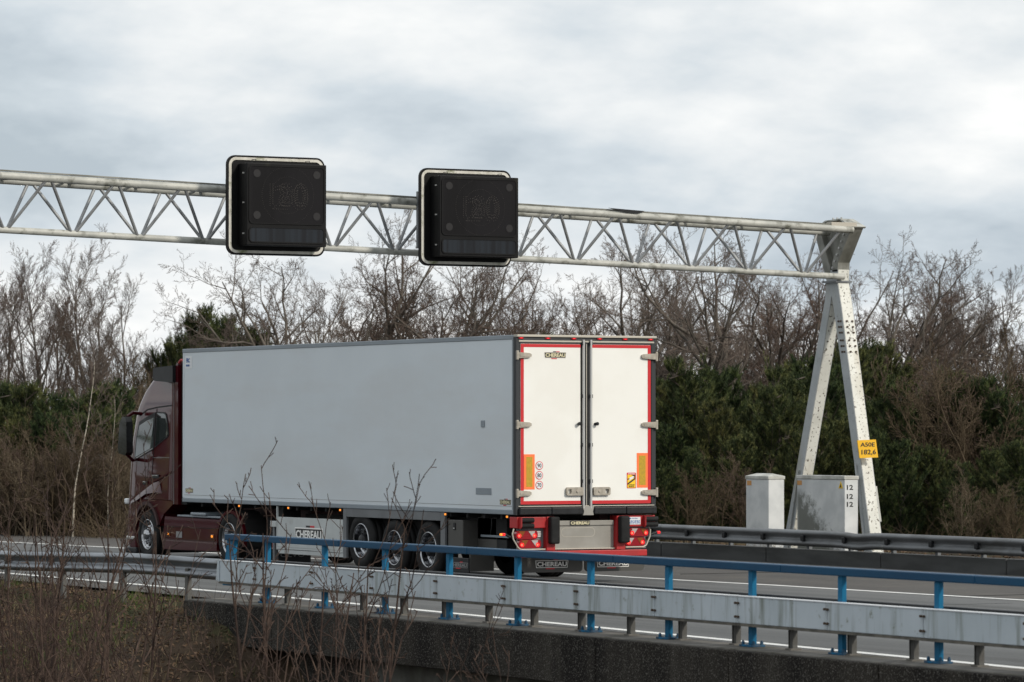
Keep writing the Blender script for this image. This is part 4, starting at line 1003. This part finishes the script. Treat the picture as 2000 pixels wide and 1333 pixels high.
# windscreen, front details
MB().prism([(.45, 2.0), (2.15, 2.0), (2.15, 2.75), (.45, 2.75)], 'y', 16.05, 16.33).build('windscreen', glass_dk, cabm)
MB().bbox(.5, 2.1, 16.30, 16.40, .9, 1.7, .02).build('grille', black_pl, tk)
MB().bbox(.0, .30, 16.12, 16.30, .97, 1.08, .03).build('headlamp', sticker_white, tk)
MB().bbox(.01, .30, 15.80, 16.20, .27, .34, .02).build('fog_lamp_strip', lock_steel, tk)
MB().bbox(.03, 2.57, 15.74, 16.30, -.0, .125, .03).build('front_spoiler', black_pl, tk)
# mirrors
for sg in (-1, 1):
    X = (lambda a: a) if sg < 0 else (lambda a: 2.6 - a)
    mm = MB(); pr = [(15.62, 1.98), (15.66, 2.10), (15.58, 2.58), (15.44, 2.70), (15.30, 2.70), (15.24, 2.60), (15.22, 2.00), (15.30, 1.94)]
    xa, xb3 = (X(-.36), X(-.22)) if sg < 0 else (X(-.22), X(-.36))
    mr = mm.prism([(a + .10, b) for a, b in pr], 'x', min(xa, xb3), max(xa, xb3)).build('mirror', mirror_glass, cabm)
    MB().tube([(X(.06), 15.55, 2.76), (X(-.15), 15.50, 2.78), (X(-.28), 15.48, 2.70)], .035, 8).build('mirror_arm', maroon, cabm)
    MB().tube([(X(.06), 15.80, 1.86), (X(-.10), 15.62, 1.84), (X(-.28), 15.55, 1.98)], .035, 8).build('mirror_arm', maroon, cabm)
# roof details on the cooling side of the trailer front
MB().bbox(.5, 2.1, 13.42, 13.68, 2.2, 3.72, .03).build('cooling_unit', black_pl, tk)

# ------------------------------------------------------------------ vegetation
RG = np.random.default_rng(11)
def tubes_np(paths, sides):
    """paths: list of (pts Nx3, radii N) -> verts, quad faces"""
    V, F = [], []; b = 0
    ang = np.arange(sides) * 2 * np.pi / sides; ca, sa = np.cos(ang), np.sin(ang)
    for P, r in paths:
        n = len(P); T = np.gradient(P, axis=0); T /= np.linalg.norm(T, axis=1)[:, None] + 1e-9
        ref = np.array([.31, .27, .91]) if abs(T[0] @ np.array([.31, .27, .91])) < .9 else np.array([1., 0, 0])
        A = np.cross(T, ref); A /= np.linalg.norm(A, axis=1)[:, None] + 1e-9; B = np.cross(T, A)
        V.append((P[:, None] + (A[:, None] * ca[None, :, None] + B[:, None] * sa[None, :, None]) * r[:, None, None]).reshape(-1, 3))
        i = np.arange(n - 1)[:, None] * sides; j = np.arange(sides)[None]; j2 = (j + 1) % sides
        F.append(np.stack([i + j, i + j2, i + sides + j2, i + sides + j], -1).reshape(-1, 4) + b); b += n * sides
    return np.concatenate(V), np.concatenate(F)
def grow(p0, d, L, r, lev, maxlev, out, rg, par):
    n = par['seg'][lev]; pts = [np.array(p0)]; dd = np.array(d, float)
    for i in range(n):
        dd = dd + rg.normal(0, par['wander'][lev], 3) + np.array([0, 0, par['up'][lev]]); dd /= np.linalg.norm(dd)
        pts.append(pts[-1] + dd * L / n)
    pts = np.array(pts); rad = r * (1 - np.linspace(0, 1, n + 1) * par['taper'][lev])
    out[lev].append((pts, np.maximum(rad, par['rmin'])))
    if lev >= maxlev: return
    k = par['kids'][lev]; k = max(1, int(round(k * rg.uniform(.75, 1.25))))
    t0 = par['start'][lev]
    for q in range(k):
        t = t0 + (1 - t0) * ((q + rg.uniform(.1, .9)) / k); f = t * n; i = min(n - 1, int(f)); P = pts[i] + (pts[i + 1] - pts[i]) * (f - i)
        D = pts[i + 1] - pts[i]; D /= np.linalg.norm(D); a = R(rg.uniform(*par['ang'][lev])); ax = rg.normal(0, 1, 3); ax -= D * (ax @ D); ax /= np.linalg.norm(ax)
        nd = D * math.cos(a) + ax * math.sin(a)
        l2 = L * par['ratio'][lev] * rg.uniform(.65, 1.15) * (1 - par['fall'][lev] * t)
        r2 = min(np.interp(f, range(n + 1), rad) * .8, r * par['rr'][lev] * rg.uniform(.7, 1.1))
        grow(P, nd, l2, r2, lev + 1, maxlev, out, rg, par)
def bare_tree_mesh(seed, par, h=8.0):
    rg = np.random.default_rng(seed); out = [[] for _ in range(6)]
    for (off, dr, ls) in par['stems']:
        grow(np.array(off, float), np.array(dr, float) / np.linalg.norm(dr), h * par['len0'] * ls, par['r0'] * (.6 + .4 * ls), 0, par['max'], out, rg, par)
    thick = tubes_np(out[0], 8)
    mid = tubes_np(out[1] + out[2], 5) if par['max'] >= 2 else None
    fine = tubes_np(sum(out[3:], []), 3)
    zmax = np.percentile(fine[0][:, 2], 98.5); s = h / zmax
    return thick, mid, fine, s
OAK = dict(stems=[((0, 0, 0), (.03, .02, 1), 1)], len0=.50, r0=.15, max=5, seg=[6, 7, 6, 5, 3, 2], wander=[.06, .12, .15, .17, .16, .12], up=[.02, .07, .05, .05, .07, .07], taper=[.55, .8, .85, .85, .8, .6],
           kids=[8, 6, 6, 6, 5], start=[.42, .25, .15, .12, .12], ang=[(22, 58), (28, 58), (30, 62), (30, 62), (30, 60)], ratio=[1.0, .58, .52, .48, .45], fall=[.25, .35, .3, .3, .3], rr=[.55, .5, .5, .5, .55], rmin=.0034)
BIRCHY = dict(stems=[((0, 0, 0), (.05, 0, 1), 1), ((.15, .1, 0), (-.20, .1, 1), .9), ((-.1, .1, 0), (.26, -.1, 1), .85)], len0=.85, r0=.085, max=4, seg=[8, 6, 5, 4, 3], wander=[.06, .1, .12, .13, .12], up=[.05, .09, .09, .09, .08], taper=[.85, .85, .85, .85, .8],
              kids=[12, 8, 7, 6], start=[.28, .15, .12, .12], ang=[(20, 42), (22, 45), (22, 50), (22, 50)], ratio=[.44, .5, .5, .5], fall=[.45, .35, .3, .3], rr=[.45, .5, .55, .55], rmin=.0032)
SPREAD = dict(OAK, stems=[((0, 0, 0), (.0, .0, 1), 1), ((.1, 0, 0), (.5, .1, 1), .9), ((-.1, .1, 0), (-.55, .1, 1), .9)], r0=.13, kids=[6, 5, 5.5, 5, 4.5], start=[.3, .2, .15, .12, .12])
BUSH = dict(stems=[((RG.normal(0, .25), RG.normal(0, .25), 0), (RG.normal(0, .35), RG.normal(0, .35), 1), RG.uniform(.6, 1)) for _ in range(11)], len0=1.0, r0=.022, max=3, seg=[7, 5, 4, 3], wander=[.09, .12, .15, .2], up=[.03, .06, .06, .06], taper=[.8, .8, .8, .8],
            kids=[9, 7, 5], start=[.2, .1, .1], ang=[(20, 50), (25, 55), (25, 55)], ratio=[.42, .5, .5], fall=[.4, .3, .3], rr=[.5, .55, .6], rmin=.0034)
def make_bare(idx, seed, par, h, mt, mf):
    thick, mid, fine, s = bare_tree_mesh(seed, par, h)
    o = bpy.data.objects.new('bare_tree', None); ORG[o] = Vector((0, 0, 0))
    ms = []
    for nm, g, m in (('trunk', thick, mt), ('limbs', mid, mt), ('crown', fine, mf)):
        if g is None: continue
        ob = mesh_np(nm, g[0] * s, g[1], m); COL.objects.unlink(ob); ms.append((nm, ob.data)); bpy.data.objects.remove(ob)
    return ms
TREES = {
 'oak0': make_bare(0, 3, OAK, 8, bark, twig_brown), 'oak1': make_bare(1, 5, OAK, 8, bark_dark, twig_red),
 'spread0': make_bare(2, 8, SPREAD, 8, bark, twig_brown), 'spread1': make_bare(3, 14, SPREAD, 8, bark, twig_red),
 'birchy0': make_bare(4, 21, BIRCHY, 8, bark, twig_brown), 'birchy1': make_bare(5, 23, BIRCHY, 8, bark_dark, twig_red), 'birchy2': make_bare(6, 29, BIRCHY, 8, bark, twig_brown),
 'bush0': make_bare(7, 31, BUSH, 2.4, bush_twig, bush_twig), 'bush1': make_bare(8, 37, BUSH, 2.4, bush_twig, twig_red), 'bush2': make_bare(9, 41, dict(BUSH, wander=[.14, .2, .2, .2]), 2.4, pale_branch, bush_twig)}
def place(kind, x, y, h, base_h, name, label, cat, group=None, rot=None, zs=None, wide=1.0):
    o = bpy.data.objects.new(name, None); COL.objects.link(o); o.empty_display_size = .3
    z = ground_z(x, y) - .03 if zs is None else zs
    o.location = (x, y, z); s = h / base_h; o.scale = (s * wide, s * wide, s)
    o.rotation_euler = (0, 0, random.uniform(0, 6.28) if rot is None else rot)
    o['label'] = label; o['category'] = cat
    if group: o['group'] = group
    for nm, me in TREES[kind]:
        c = bpy.data.objects.new(nm, me); COL.objects.link(c); c.parent = o
    return o
# pines -------------------------------------------------------------
def pine_mesh(seed, h=5.0, shoots_n=1.0, width=.34):
    rg = np.random.default_rng(seed); paths = []; fine = []; sh = []
    nz = 15; tp = np.array([[rg.normal(0, .02) * i, rg.normal(0, .02) * i, h * i / nz] for i in range(nz + 1)])
    paths.append((tp, np.linspace(.085, .018, nz + 1)))
    zw = .25
    z = .12
    while z < h - .12:
        t = z / h; reach = h * width * (min(1, (1 - t) * 1.9) ** .75) * (.75 + .25 * min(1, t * 4)) * rg.uniform(.8, 1.12)
        k = rg.integers(5, 8); a0 = rg.uniform(0, 6.28)
        for q in range(k):
            az_ = a0 + q * 2 * np.pi / k + rg.normal(0, .2); L = reach * rg.uniform(.7, 1.1) + .12; n = 5
            P = [np.array([np.interp(z, tp[:, 2], tp[:, 0]), np.interp(z, tp[:, 2], tp[:, 1]), z])]
            d = np.array([math.cos(az_), math.sin(az_), .25 + .5 * t])
            for i in range(n):
                d = d + np.array([0, 0, .09 + .08 * t]) + rg.normal(0, .06, 3); d /= np.linalg.norm(d); P.append(P[-1] + d * L / n)
            P = np.array(P); fine.append((P, np.linspace(.018, .006, n + 1)))
            ns = max(3, int(L / .095 * shoots_n))
            for s_ in range(ns):
                f = (.25 + .75 * (s_ + rg.uniform(0, 1)) / ns) * n; i = min(n - 1, int(f)); pp = P[i] + (P[i + 1] - P[i]) * (f - i)
                ds = P[i + 1] - P[i]; ds /= np.linalg.norm(ds); side = np.cross(ds, [0, 0, 1]); side /= np.linalg.norm(side) + 1e-6
                for sg in (-1, 1):
                    dv = ds * .6 + side * sg * rg.uniform(.3, .9) + np.array([0, 0, rg.uniform(.25, .9)]); dv /= np.linalg.norm(dv); l = rg.uniform(.18, .40) * (.8 + .4 * (1 - t))
                    sh.append((pp, dv, l))
            sh.append((P[-1], np.array([.2 * d[0], .2 * d[1], 1.0]) / 1.03, rg.uniform(.2, .34)))
        z += zw * rg.uniform(.8, 1.25)
    for q in range(7): sh.append((tp[-1] + rg.normal(0, .05, 3) - np.array([0, 0, .05 * q]), np.array([rg.normal(0, .28), rg.normal(0, .28), 1]), rg.uniform(.3, .6)))
    # needles
    B = np.array([s_[0] for s_ in sh]); D = np.array([s_[1] for s_ in sh]); D /= np.linalg.norm(D, axis=1)[:, None]; Ls = np.array([s_[2] for s_ in sh])
    k = 24; m = len(B)
    t = rg.uniform(.1, 1, (m, k)); rnd = rg.normal(0, 1, (m, k, 3)); rnd -= D[:, None] * (rnd * D[:, None]).sum(-1, keepdims=True); rnd /= np.linalg.norm(rnd, axis=-1, keepdims=True)
    nd = D[:, None] * rg.uniform(.7, 1.3, (m, k, 1)) + rnd * .62; nd /= np.linalg.norm(nd, axis=-1, keepdims=True)
    base = B[:, None] + D[:, None] * (t * Ls[:, None])[..., None]; tip = base + nd * rg.uniform(.08, .15, (m, k, 1))
    wv = np.cross(nd, rg.normal(0, 1, (m, k, 3))); wv /= np.linalg.norm(wv, axis=-1, keepdims=True); w = .0105
    V = np.stack([base + wv * w, base - wv * w, tip], 2).reshape(-1, 3); F = np.arange(len(V)).reshape(-1, 3)
    return tubes_np(paths, 7), tubes_np(fine, 3), (V, F)
def make_pine(seed, mbk, **kw):
    a, b, c = pine_mesh(seed, **kw); ms = []
    for nm, g, m in (('trunk', a, mbk), ('branches', b, mbk), ('needles', c, needle)):
        ob = mesh_np(nm, g[0], g[1], m, smooth=(nm != 'needles')); COL.objects.unlink(ob); ms.append((nm, ob.data)); bpy.data.objects.remove(ob)
    return ms
for i, (sd, w) in enumerate(((51, .36), (53, .30), (57, .40), (59, .33))): TREES['pine%d' % i] = make_pine(sd, bark_dark, width=w)
BARE = [
  (12.1, 53.4, 8.0, 'birchy0'),
  (10.9, 47.2, 7.6, 'birchy1'),
  (13.0, 49.6, 7.8, 'birchy2'),
  (15.8, 53.7, 7.0, 'birchy0'),
  (17.3, 55.2, 5.0, 'spread1'),
  (18.1, 46.7, 7.7, 'oak0'),
  (24.8, 57.9, 7.3, 'birchy2'),
  (24.5, 53.5, 9.2, 'spread0'),
  (31.0, 68.2, 8.4, 'oak1'),
  (25.2, 50.9, 7.9, 'oak1'),
  (30.1, 57.3, 8.0, 'birchy0'),
  (30.4, 54.8, 8.3, 'spread1'),
  (33.4, 57.8, 7.8, 'oak1'),
  (33.3, 53.3, 8.6, 'oak0'),
  (36.2, 56.2, 8.3, 'birchy2'),
  (29.1, 41.9, 8.4, 'spread0'),
  (39.6, 56.6, 8.2, 'birchy0'),
  (37.5, 51.0, 8.3, 'oak1'),
  (40.7, 53.8, 8.3, 'spread1'),
  (45.6, 62.5, 7.8, 'oak0'),
  (35.7, 42.9, 8.1, 'oak0'),
  (39.9, 47.4, 7.9, 'oak1'),
  (43.4, 50.0, 7.6, 'birchy2'),
  (40.7, 44.7, 7.4, 'birchy1'),
  (40.6, 42.4, 7.4, 'birchy0'),
  (37.4, 78.4, 8.1, 'oak0'),
  (43.9, 72.5, 8.1, 'spread0'),
  (52.2, 74.9, 8.1, 'spread1'),
  (56.8, 70.0, 7.6, 'spread0'),
]
PINES = [
  (6.2, 39.5, 4.0),
  (6.9, 40.3, 4.1),
  (6.8, 38.1, 4.1),
  (5.7, 34.1, 3.2),
  (7.1, 36.8, 3.8),
  (6.8, 34.7, 3.3),
  (8.6, 38.3, 4.1),
  (7.3, 34.4, 3.3),
  (10.3, 40.8, 4.2),
  (4.9, 34.6, 3.2),
  (17.1, 53.0, 5.3),
  (18.1, 53.6, 5.8),
  (17.2, 50.6, 6.3),
  (19.4, 54.0, 6.2),
  (18.8, 50.9, 5.7),
  (21.4, 55.2, 5.7),
  (21.5, 52.9, 5.7),
  (23.6, 56.3, 5.7),
  (23.7, 53.9, 5.6),
  (25.1, 53.2, 5.9),
  (26.7, 54.6, 5.7),
  (25.7, 50.6, 5.6),
  (28.5, 52.4, 5.8),
  (29.3, 50.9, 6.3),
  (30.0, 48.2, 6.3),
  (28.3, 46.9, 5.8),
  (19.9, 28.6, 3.9),
  (19.4, 26.7, 4.6),
  (20.4, 27.3, 4.5),
  (21.3, 27.9, 4.7),
  (25.3, 32.6, 4.7),
  (27.8, 35.7, 5.5),
  (22.1, 26.3, 4.5),
  (24.4, 28.5, 4.5),
  (26.2, 29.8, 4.7),
  (28.0, 31.1, 4.9),
  (23.2, 24.6, 3.9),
  (26.7, 27.2, 3.9),
  (25.0, 23.6, 3.9),
  (24.8, 22.6, 3.7),
  (25.2, 22.3, 4.0),
  (25.2, 21.2, 4.1),
  (26.7, 22.7, 4.2),
  (22.7, 22.6, 3.7),
  (19.7, 24.2, 3.9),
  (17.9, 22.9, 3.3),
  (17.1, 23.4, 3.0),
  (23.0, 19.0, 2.7),
  (21.8, 19.7, 2.8),
  (21.8, 32.2, 4.3),
  (19.1, 22.3, 3.6),
  (19.4, 21.0, 3.5),
  (20.4, 21.5, 3.6),
  (17.3, 21.0, 2.9),
  (18.2, 19.9, 2.6),
  (20.0, 19.5, 2.6),
  (20.6, 19.2, 2.5),
  (21.2, 17.7, 2.3),
  (22.3, 17.1, 2.6),
  (15.9, 20.6, 2.2),
  (15.1, 20.5, 2.0),
]
SHRUBS = [
  (4.2, 34.2, 2.4),
  (4.1, 33.3, 2.5),
  (4.6, 34.2, 2.0),
  (4.7, 34.0, 2.6),
  (4.3, 32.7, 2.0),
  (4.4, 32.3, 2.4),
  (5.0, 33.6, 2.0),
  (5.1, 33.2, 1.9),
  (4.8, 32.3, 2.5),
  (5.9, 34.5, 2.5),
  (5.4, 32.7, 1.9),
  (5.9, 33.7, 2.7),
  (5.3, 31.7, 2.6),
  (5.6, 32.1, 2.7),
  (6.6, 34.0, 2.7),
  (6.2, 32.6, 2.3),
  (6.7, 33.4, 2.1),
  (6.4, 32.2, 2.1),
  (7.4, 34.2, 2.0),
  (7.4, 33.8, 2.5),
  (6.2, 30.6, 2.6),
  (13.5, 45.8, 3.8),
  (15.5, 51.6, 4.5),
  (12.9, 43.9, 4.0),
  (15.4, 19.8, 1.8),
  (16.6, 19.9, 1.9),
  (20.0, 15.8, 1.8),
  (20.5, 14.9, 1.5),
  (24.0, 23.0, 4.5),
  (25.5, 23.3, 4.9),
  (23.5, 21.0, 4.1),
  (25.6, 22.1, 4.4),
]
NEAR = [
  (-11.2, -6.2, 1.9),
  (-12.6, -11.4, 1.8),
  (-10.9, -6.8, 0.8),
  (-12.4, -12.0, 0.8),
  (-11.75, -8.76, 2.31),
  (-12.0, -10.33, 1.86),
  (-11.58, -9.99, 2.12),
  (-11.55, -11.15, 2.26),
  (-11.67, -7.66, 2.04),
  (-10.11, -11.93, 1.87),
  (-10.96, -14.31, 2.08),
  (-11.19, -15.9, 2.09),
  (-11.38, -18.08, 0.87),
  (-11.5, -19.15, 0.58),
  (-13.5, -13.5, 1.18),
  (-13.05, -16.02, 1.18),
  (-11.44, -20.32, 0.4),
  (-12.7, -10.52, 1.36),
]
# labels tell each one by its form, what it stands behind and its order in the row
def side_of(x, y):     # bearing across the view, 0 = left edge, 1 = right edge
    d = Vector((x + 31.3865, y + 57.2945)); return .5 + math.atan2(d.x * math.cos(YAW) - d.y * math.sin(YAW), d.x * math.sin(YAW) + d.y * math.cos(YAW)) / .2541
def landmark(s):
    for lim, t in ((.06, 'at the far left edge'), (.13, 'left of the lorry cab'), (.19, 'just above the lorry cab'), (.26, 'over the front of the trailer'), (.33, 'below the left matrix signal'), (.42, 'between the two matrix signals'),
                   (.50, 'below the right matrix signal'), (.565, 'above the trailer rear doors'), (.64, 'just right of the trailer'), (.70, 'between trailer and gantry legs'), (.77, 'behind the narrow cabinet'), (.835, 'behind the gantry legs'), (.90, 'right of the gantry legs'), (.95, 'near the right edge')):
        if s < lim: return t
    return 'at the far right edge'
LAB = {}
def uniq(base, s, h): return base
def note(o, base, s):
    LAB.setdefault(base, []).append((s, o))
def settle():
    words = ['leftmost', 'second from left', 'third from left', 'fourth from left', 'fifth from left', 'sixth from left', 'seventh from left']
    num = {2: 'two', 3: 'three', 4: 'four', 5: 'five', 6: 'six', 7: 'seven', 8: 'eight'}
    for base, L in LAB.items():
        L.sort(key=lambda q: q[0]); n = len(L)
        for k, (s_, o) in enumerate(L):
            if n == 1: o['label'] = base
            else: o['label'] = base + ', ' + ('rightmost' if k == n - 1 else words[min(k, 6)]) + ' of ' + num.get(n, 'several')
FORM = {'oak0': 'grey bare tree with upright crooked limbs', 'oak1': 'dark bare tree with reddish twigs', 'spread0': 'wide bare tree with fanned limbs', 'spread1': 'spreading bare tree with russet twigs',
        'birchy0': 'slender bare tree with several stems', 'birchy1': 'dark slender bare tree with feathery twigs', 'birchy2': 'pale slender bare tree with feathery twigs'}
for i, (x, y, h, k) in enumerate(BARE):
    s_ = side_of(x, y)
    note(place(k, x, y, h, 8, 'bare_tree', '', 'tree', 'bare winter trees behind the motorway', wide=1.05 if k.startswith('oak') else .95), FORM[k] + ' ' + landmark(s_), s_)
for i, (x, y, h) in enumerate(PINES):
    s_ = side_of(x, y); k = random.randint(0, 3)
    fm = 'tall dark green pine' if h > 5.2 else ('bushy green pine' if h > 3.8 else 'low bushy pine')
    clump = .15 < s_ < .29
    note(place('pine%d' % k, x, y, h * (.99 if clump else random.uniform(.80, 1.06) if s_ > .6 else .93 if h < 5 else .90), 5.3, 'pine_tree', '', 'pine', 'pines along the far verge', wide=(.78 if clump else .98 if h < 5 else .80) * random.uniform(.85, 1.1)), fm + ' ' + landmark(s_), s_)
for i, (x, y, h) in enumerate(SHRUBS):
    s_ = side_of(x, y)
    note(place('bush%d' % (i % 3), x, y, h, 2.4, 'bare_shrub', '', 'shrub', 'bare shrubs in front of the pines'), ('pale-stemmed' if i % 3 == 2 else 'brown') + ' shrub ' + landmark(s_), s_)
# two thin white-stemmed birches before the left pines
BSTEM = dict(stems=[((0, 0, 0), (.04, 0, 1), 1)], len0=.95, r0=.028, max=3, seg=[10, 5, 4, 3], wander=[.035, .12, .15, .2], up=[.02, .06, .06, .06], taper=[.8, .8, .8, .8],
             kids=[14, 5, 4], start=[.3, .1, .1], ang=[(25, 50), (25, 55), (25, 55)], ratio=[.26, .5, .5], fall=[.4, .3, .3], rr=[.3, .55, .6], rmin=.005)
TREES['birch'] = [(n_, m__) if n_ == 'trunk' else (n_, m__) for n_, m__ in make_bare(10, 61, BSTEM, 5, birch_bark, twig_brown)]
TREES['birch'][1][1].materials[0] = twig_brown
for (x, y, h, lb) in ((5.0, 31.1, 4.6, 'thin white birch before the pines, left of two'), (6.0, 31.3, 3.6, 'thin white birch nearer the lorry cab')):
    place('birch', x, y, h, 5, 'birch_tree', lb, 'tree')
# far wood behind everything, one mass
def wood_mass():
    rg = np.random.default_rng(5); paths = []
    for i in range(1500):
        t = rg.uniform(0, 1); d = rg.uniform(160, 195); a = YAW + (t - .5) * .40
        lo_ = 1.0
        if .11 < t * 1.57 - .28 < .24: lo_ = .45
        x = -31.4 + math.sin(a) * d; y = -57.3 + math.cos(a) * d; h = rg.uniform(3.2, 5.6) * lo_
        p = np.array([x, y, -.5]); dd = np.array([rg.normal(0, .12), rg.normal(0, .12), 1]); P = [p]
        for k in range(5): dd = dd + rg.normal(0, .08, 3); dd[2] = abs(dd[2]) + .2; dd /= np.linalg.norm(dd); P.append(P[-1] + dd * h / 5)
        P = np.array(P); paths.append((P, np.linspace(.05, .01, 6)))
        for q in range(9):
            f = rg.uniform(1.2, 4.9); i0 = int(f); pp = P[i0] + (P[i0 + 1] - P[i0]) * (f - i0); d2 = np.array([rg.normal(0, .6), rg.normal(0, .6), .8]); d2 /= np.linalg.norm(d2); L = rg.uniform(.6, 1.7)
            paths.append((np.array([pp, pp + d2 * L * .5 + rg.normal(0, .05, 3), pp + d2 * L + rg.normal(0, .12, 3)]), np.array([.022, .014, .008])))
    V, F = tubes_np(paths, 3); o = mesh_np('far_wood', V, F, twig_brown, kind='stuff')
    o['label'] = 'hazy brown mass of distant bare trees filling gaps behind the front trees'; o['category'] = 'wood'
wood_mass()
# belt of trees on the near side of the motorway ahead, seen mirrored in the lorry's paint
def belt():
    rg = np.random.default_rng(9); paths = []
    for i in range(900):
        t = rg.uniform(0, 1); x = -16 - 62 * t + rg.normal(0, 2.5); y = 42 + 75 * t + rg.normal(0, 3); h = rg.uniform(2.6, 5.2)
        P = np.array([[x, y, -1.5], [x + rg.normal(0, .2), y, h * .5], [x + rg.normal(0, .5), y + rg.normal(0, .3), h]]); paths.append((P, np.array([.28, .22, .03])))
        for q in range(10):
            f = rg.uniform(.1, .95); pp = np.array([x, y, h * f]); d2 = np.array([rg.normal(0, .8), rg.normal(0, .8), .5]); L = rg.uniform(.8, 2.0) * (1.2 - f)
            paths.append((np.array([pp, pp + d2 * L * .5, pp + d2 * L]), np.array([.30, .22, .02]) * (1.15 - f)))
    for i in range(500):
        y = 84 + 260 * (i / 500) ** 1.3; x = rg.uniform(-24, -15) if i % 2 else rg.uniform(12, 17) + .10 * (y - 84)
        h = rg.uniform(2.6, 5.5); paths.append((np.array([[x, y, -1.], [x, y, h * .5], [x + rg.normal(0, .5), y, h]]), np.array([.7, .6, .05])))
    V, F = tubes_np(paths, 5); o = mesh_np('roadside_wood', V, F, needle, kind='stuff')
    o['label'] = 'dark belt of trees mirrored in the paint of the lorry cab'; o['category'] = 'wood'
belt()
# near shrubs on the bank : long whippy stems, their foot below the picture
def near_bush(seed, h, nst, mt):
    rg = np.random.default_rng(seed)
    par = dict(stems=[((rg.normal(0, .10), rg.normal(0, .10), 0), (rg.normal(0, .17), rg.normal(0, .17), 1), rg.uniform(.6, 1)) for _ in range(nst)], len0=1.0, r0=.029, max=3, seg=[12, 7, 5, 3], wander=[.035, .06, .09, .12], up=[.02, .05, .04, .04], taper=[.82, .85, .8, .7],
               kids=[8, 4.6, 2.3], start=[.24, .12, .1], ang=[(20, 45), (25, 55), (25, 60)], ratio=[.42, .42, .40], fall=[.45, .3, .3], rr=[.42, .5, .6], rmin=.0032)
    return make_bare(0, seed, par, h, mt, mt)
for i in range(6): TREES['near%d' % i] = near_bush(71 + i * 3, 4.0, 2 + (i % 3), twig_near)
for i, (x, y, zt) in enumerate(NEAR):
    gz_ = ground_z(x, y); h = zt - gz_; s_ = side_of(x, y)
    where = 'at the far left' if s_ < .035 else 'before the left guard rail' if s_ < .15 else 'before the lorry cab' if s_ < .22 else 'before the railing end' if s_ < .27 else 'before the white skirt panel' if s_ < .36 else 'before the concrete wall'
    note(place('near%d' % (i % 6), x, y, h * .97, 4.0, 'bare_shrub', '', 'shrub', 'bare bushes on the near bank', wide=.85), 'thin-stemmed near bush ' + where, s_)
settle()
# ground cover on the bank and far verge
def litter(n, xr, yr_, kind, m, name, label, size, mask=None):
    rg = np.random.default_rng(len(name) + n); X = rg.uniform(*xr, n); Y = rg.uniform(*yr_, n)
    if mask is not None:
        k = mask(X, Y, rg); X, Y = X[k], Y[k]
    Z = np.array([ground_z(a, b) for a, b in zip(X, Y)]); n = len(X)
    if kind == 'blade':
        a = rg.uniform(0, 6.28, n); h = rg.uniform(*size, n); ln = rg.normal(0, .35, (n, 2)) * h[:, None]
        B = np.stack([X, Y, Z], 1); W = np.stack([np.cos(a), np.sin(a), 0 * a], 1) * .006
        T = B + np.stack([ln[:, 0], ln[:, 1], h], 1); V = np.stack([B - W, B + W, T], 1).reshape(-1, 3)
    else:
        s = rg.uniform(*size, n); A = rg.normal(0, 1, (n, 3)); A[:, 2] *= .5; A /= np.linalg.norm(A, axis=1)[:, None]; C = rg.normal(0, 1, (n, 3)); C[:, 2] *= .5; C = np.cross(A, C); C /= np.linalg.norm(C, axis=1)[:, None]
        B = np.stack([X, Y, Z + rg.uniform(0, .04, n)], 1); C2 = np.cross(A, C)
        V = np.stack([B - A * s[:, None], B + A * s[:, None], B + C2 * s[:, None] * .9], 1).reshape(-1, 3)
    o = mesh_np(name, V, np.arange(len(V)).reshape(-1, 3), m, kind='stuff', smooth=False)
    o['label'] = label; o['category'] = 'ground cover'
patch = lambda X, Y, rg: (np.sin(X * 1.7 + 1) * np.sin(Y * 1.1 + X * .6) + rg.normal(0, .35, len(X)) > .55)
bank = lambda X, Y, rg: ~((X > -7.8) & (Y < -3.8))
litter(70000, (-13, -6.6), (-22, 24), 'leaf', leaf_m, 'leaf_litter', 'brown dead leaves strewn over the near bank', (.018, .045), bank)
litter(9000, (-12, -6.75), (-20, 26), 'blade', straw_m, 'dry_stalks', 'thin straw coloured stalks on the near bank', (.08, .35), bank)
litter(60000, (-12, -6.6), (-20, 30), 'blade', grass_m, 'grass', 'patchy green grass on the bank below the guard rail', (.06, .2), lambda X, Y, rg: patch(X, Y, rg) & bank(X, Y, rg))
litter(26000, (5, 26), (12, 50), 'blade', straw_m, 'verge_grass', 'dry pale grass along the far verge', (.08, .3), lambda X, Y, rg: X > np.array([redge(y) for y in Y]) + .15)
litter(24000, (10.3, 24), (-12, 22), 'leaf', leaf_m, 'far_leaf_litter', 'dead leaves on the ground behind the far barrier', (.02, .05))
# fine tangled undergrowth on the bank
def tangle(n, xr, yr_, hmax, rad, m, name, label):
    rg = np.random.default_rng(n); paths = []
    for i in range(n):
        x, y = rg.uniform(*xr), rg.uniform(*yr_)
        if x > -7.9 and y < -3.8 and x < 9: continue
        p = np.array([x, y, ground_z(x, y)]); d = np.array([rg.normal(0, .7), rg.normal(0, .7), rg.uniform(.3, 1.2)]); d /= np.linalg.norm(d); L = rg.uniform(.3, hmax); P = [p]
        for k in range(4): d = d + rg.normal(0, .15, 3) + np.array([0, 0, -.12]); d /= np.linalg.norm(d); P.append(P[-1] + d * L / 4)
        paths.append((np.array(P), np.linspace(rad, rad * .4, 5)))
    V, F = tubes_np(paths, 3); o = mesh_np(name, V, F, m, kind='stuff'); o['label'] = label; o['category'] = 'undergrowth'
tangle(2300, (-13, -6.9), (-21, 22), .95, .0038, twig_near, 'undergrowth', 'tangled brown bramble stems over the near bank')
tangle(6000, (5.0, 9.5), (29, 46), 1.4, .007, bush_twig, 'far_undergrowth', 'tangled brown undergrowth below the left pines')
tangle(1500, (14.6, 26), (14, 32), 1.1, .006, bush_twig, 'verge_undergrowth', 'tangled brown undergrowth below the right pines')
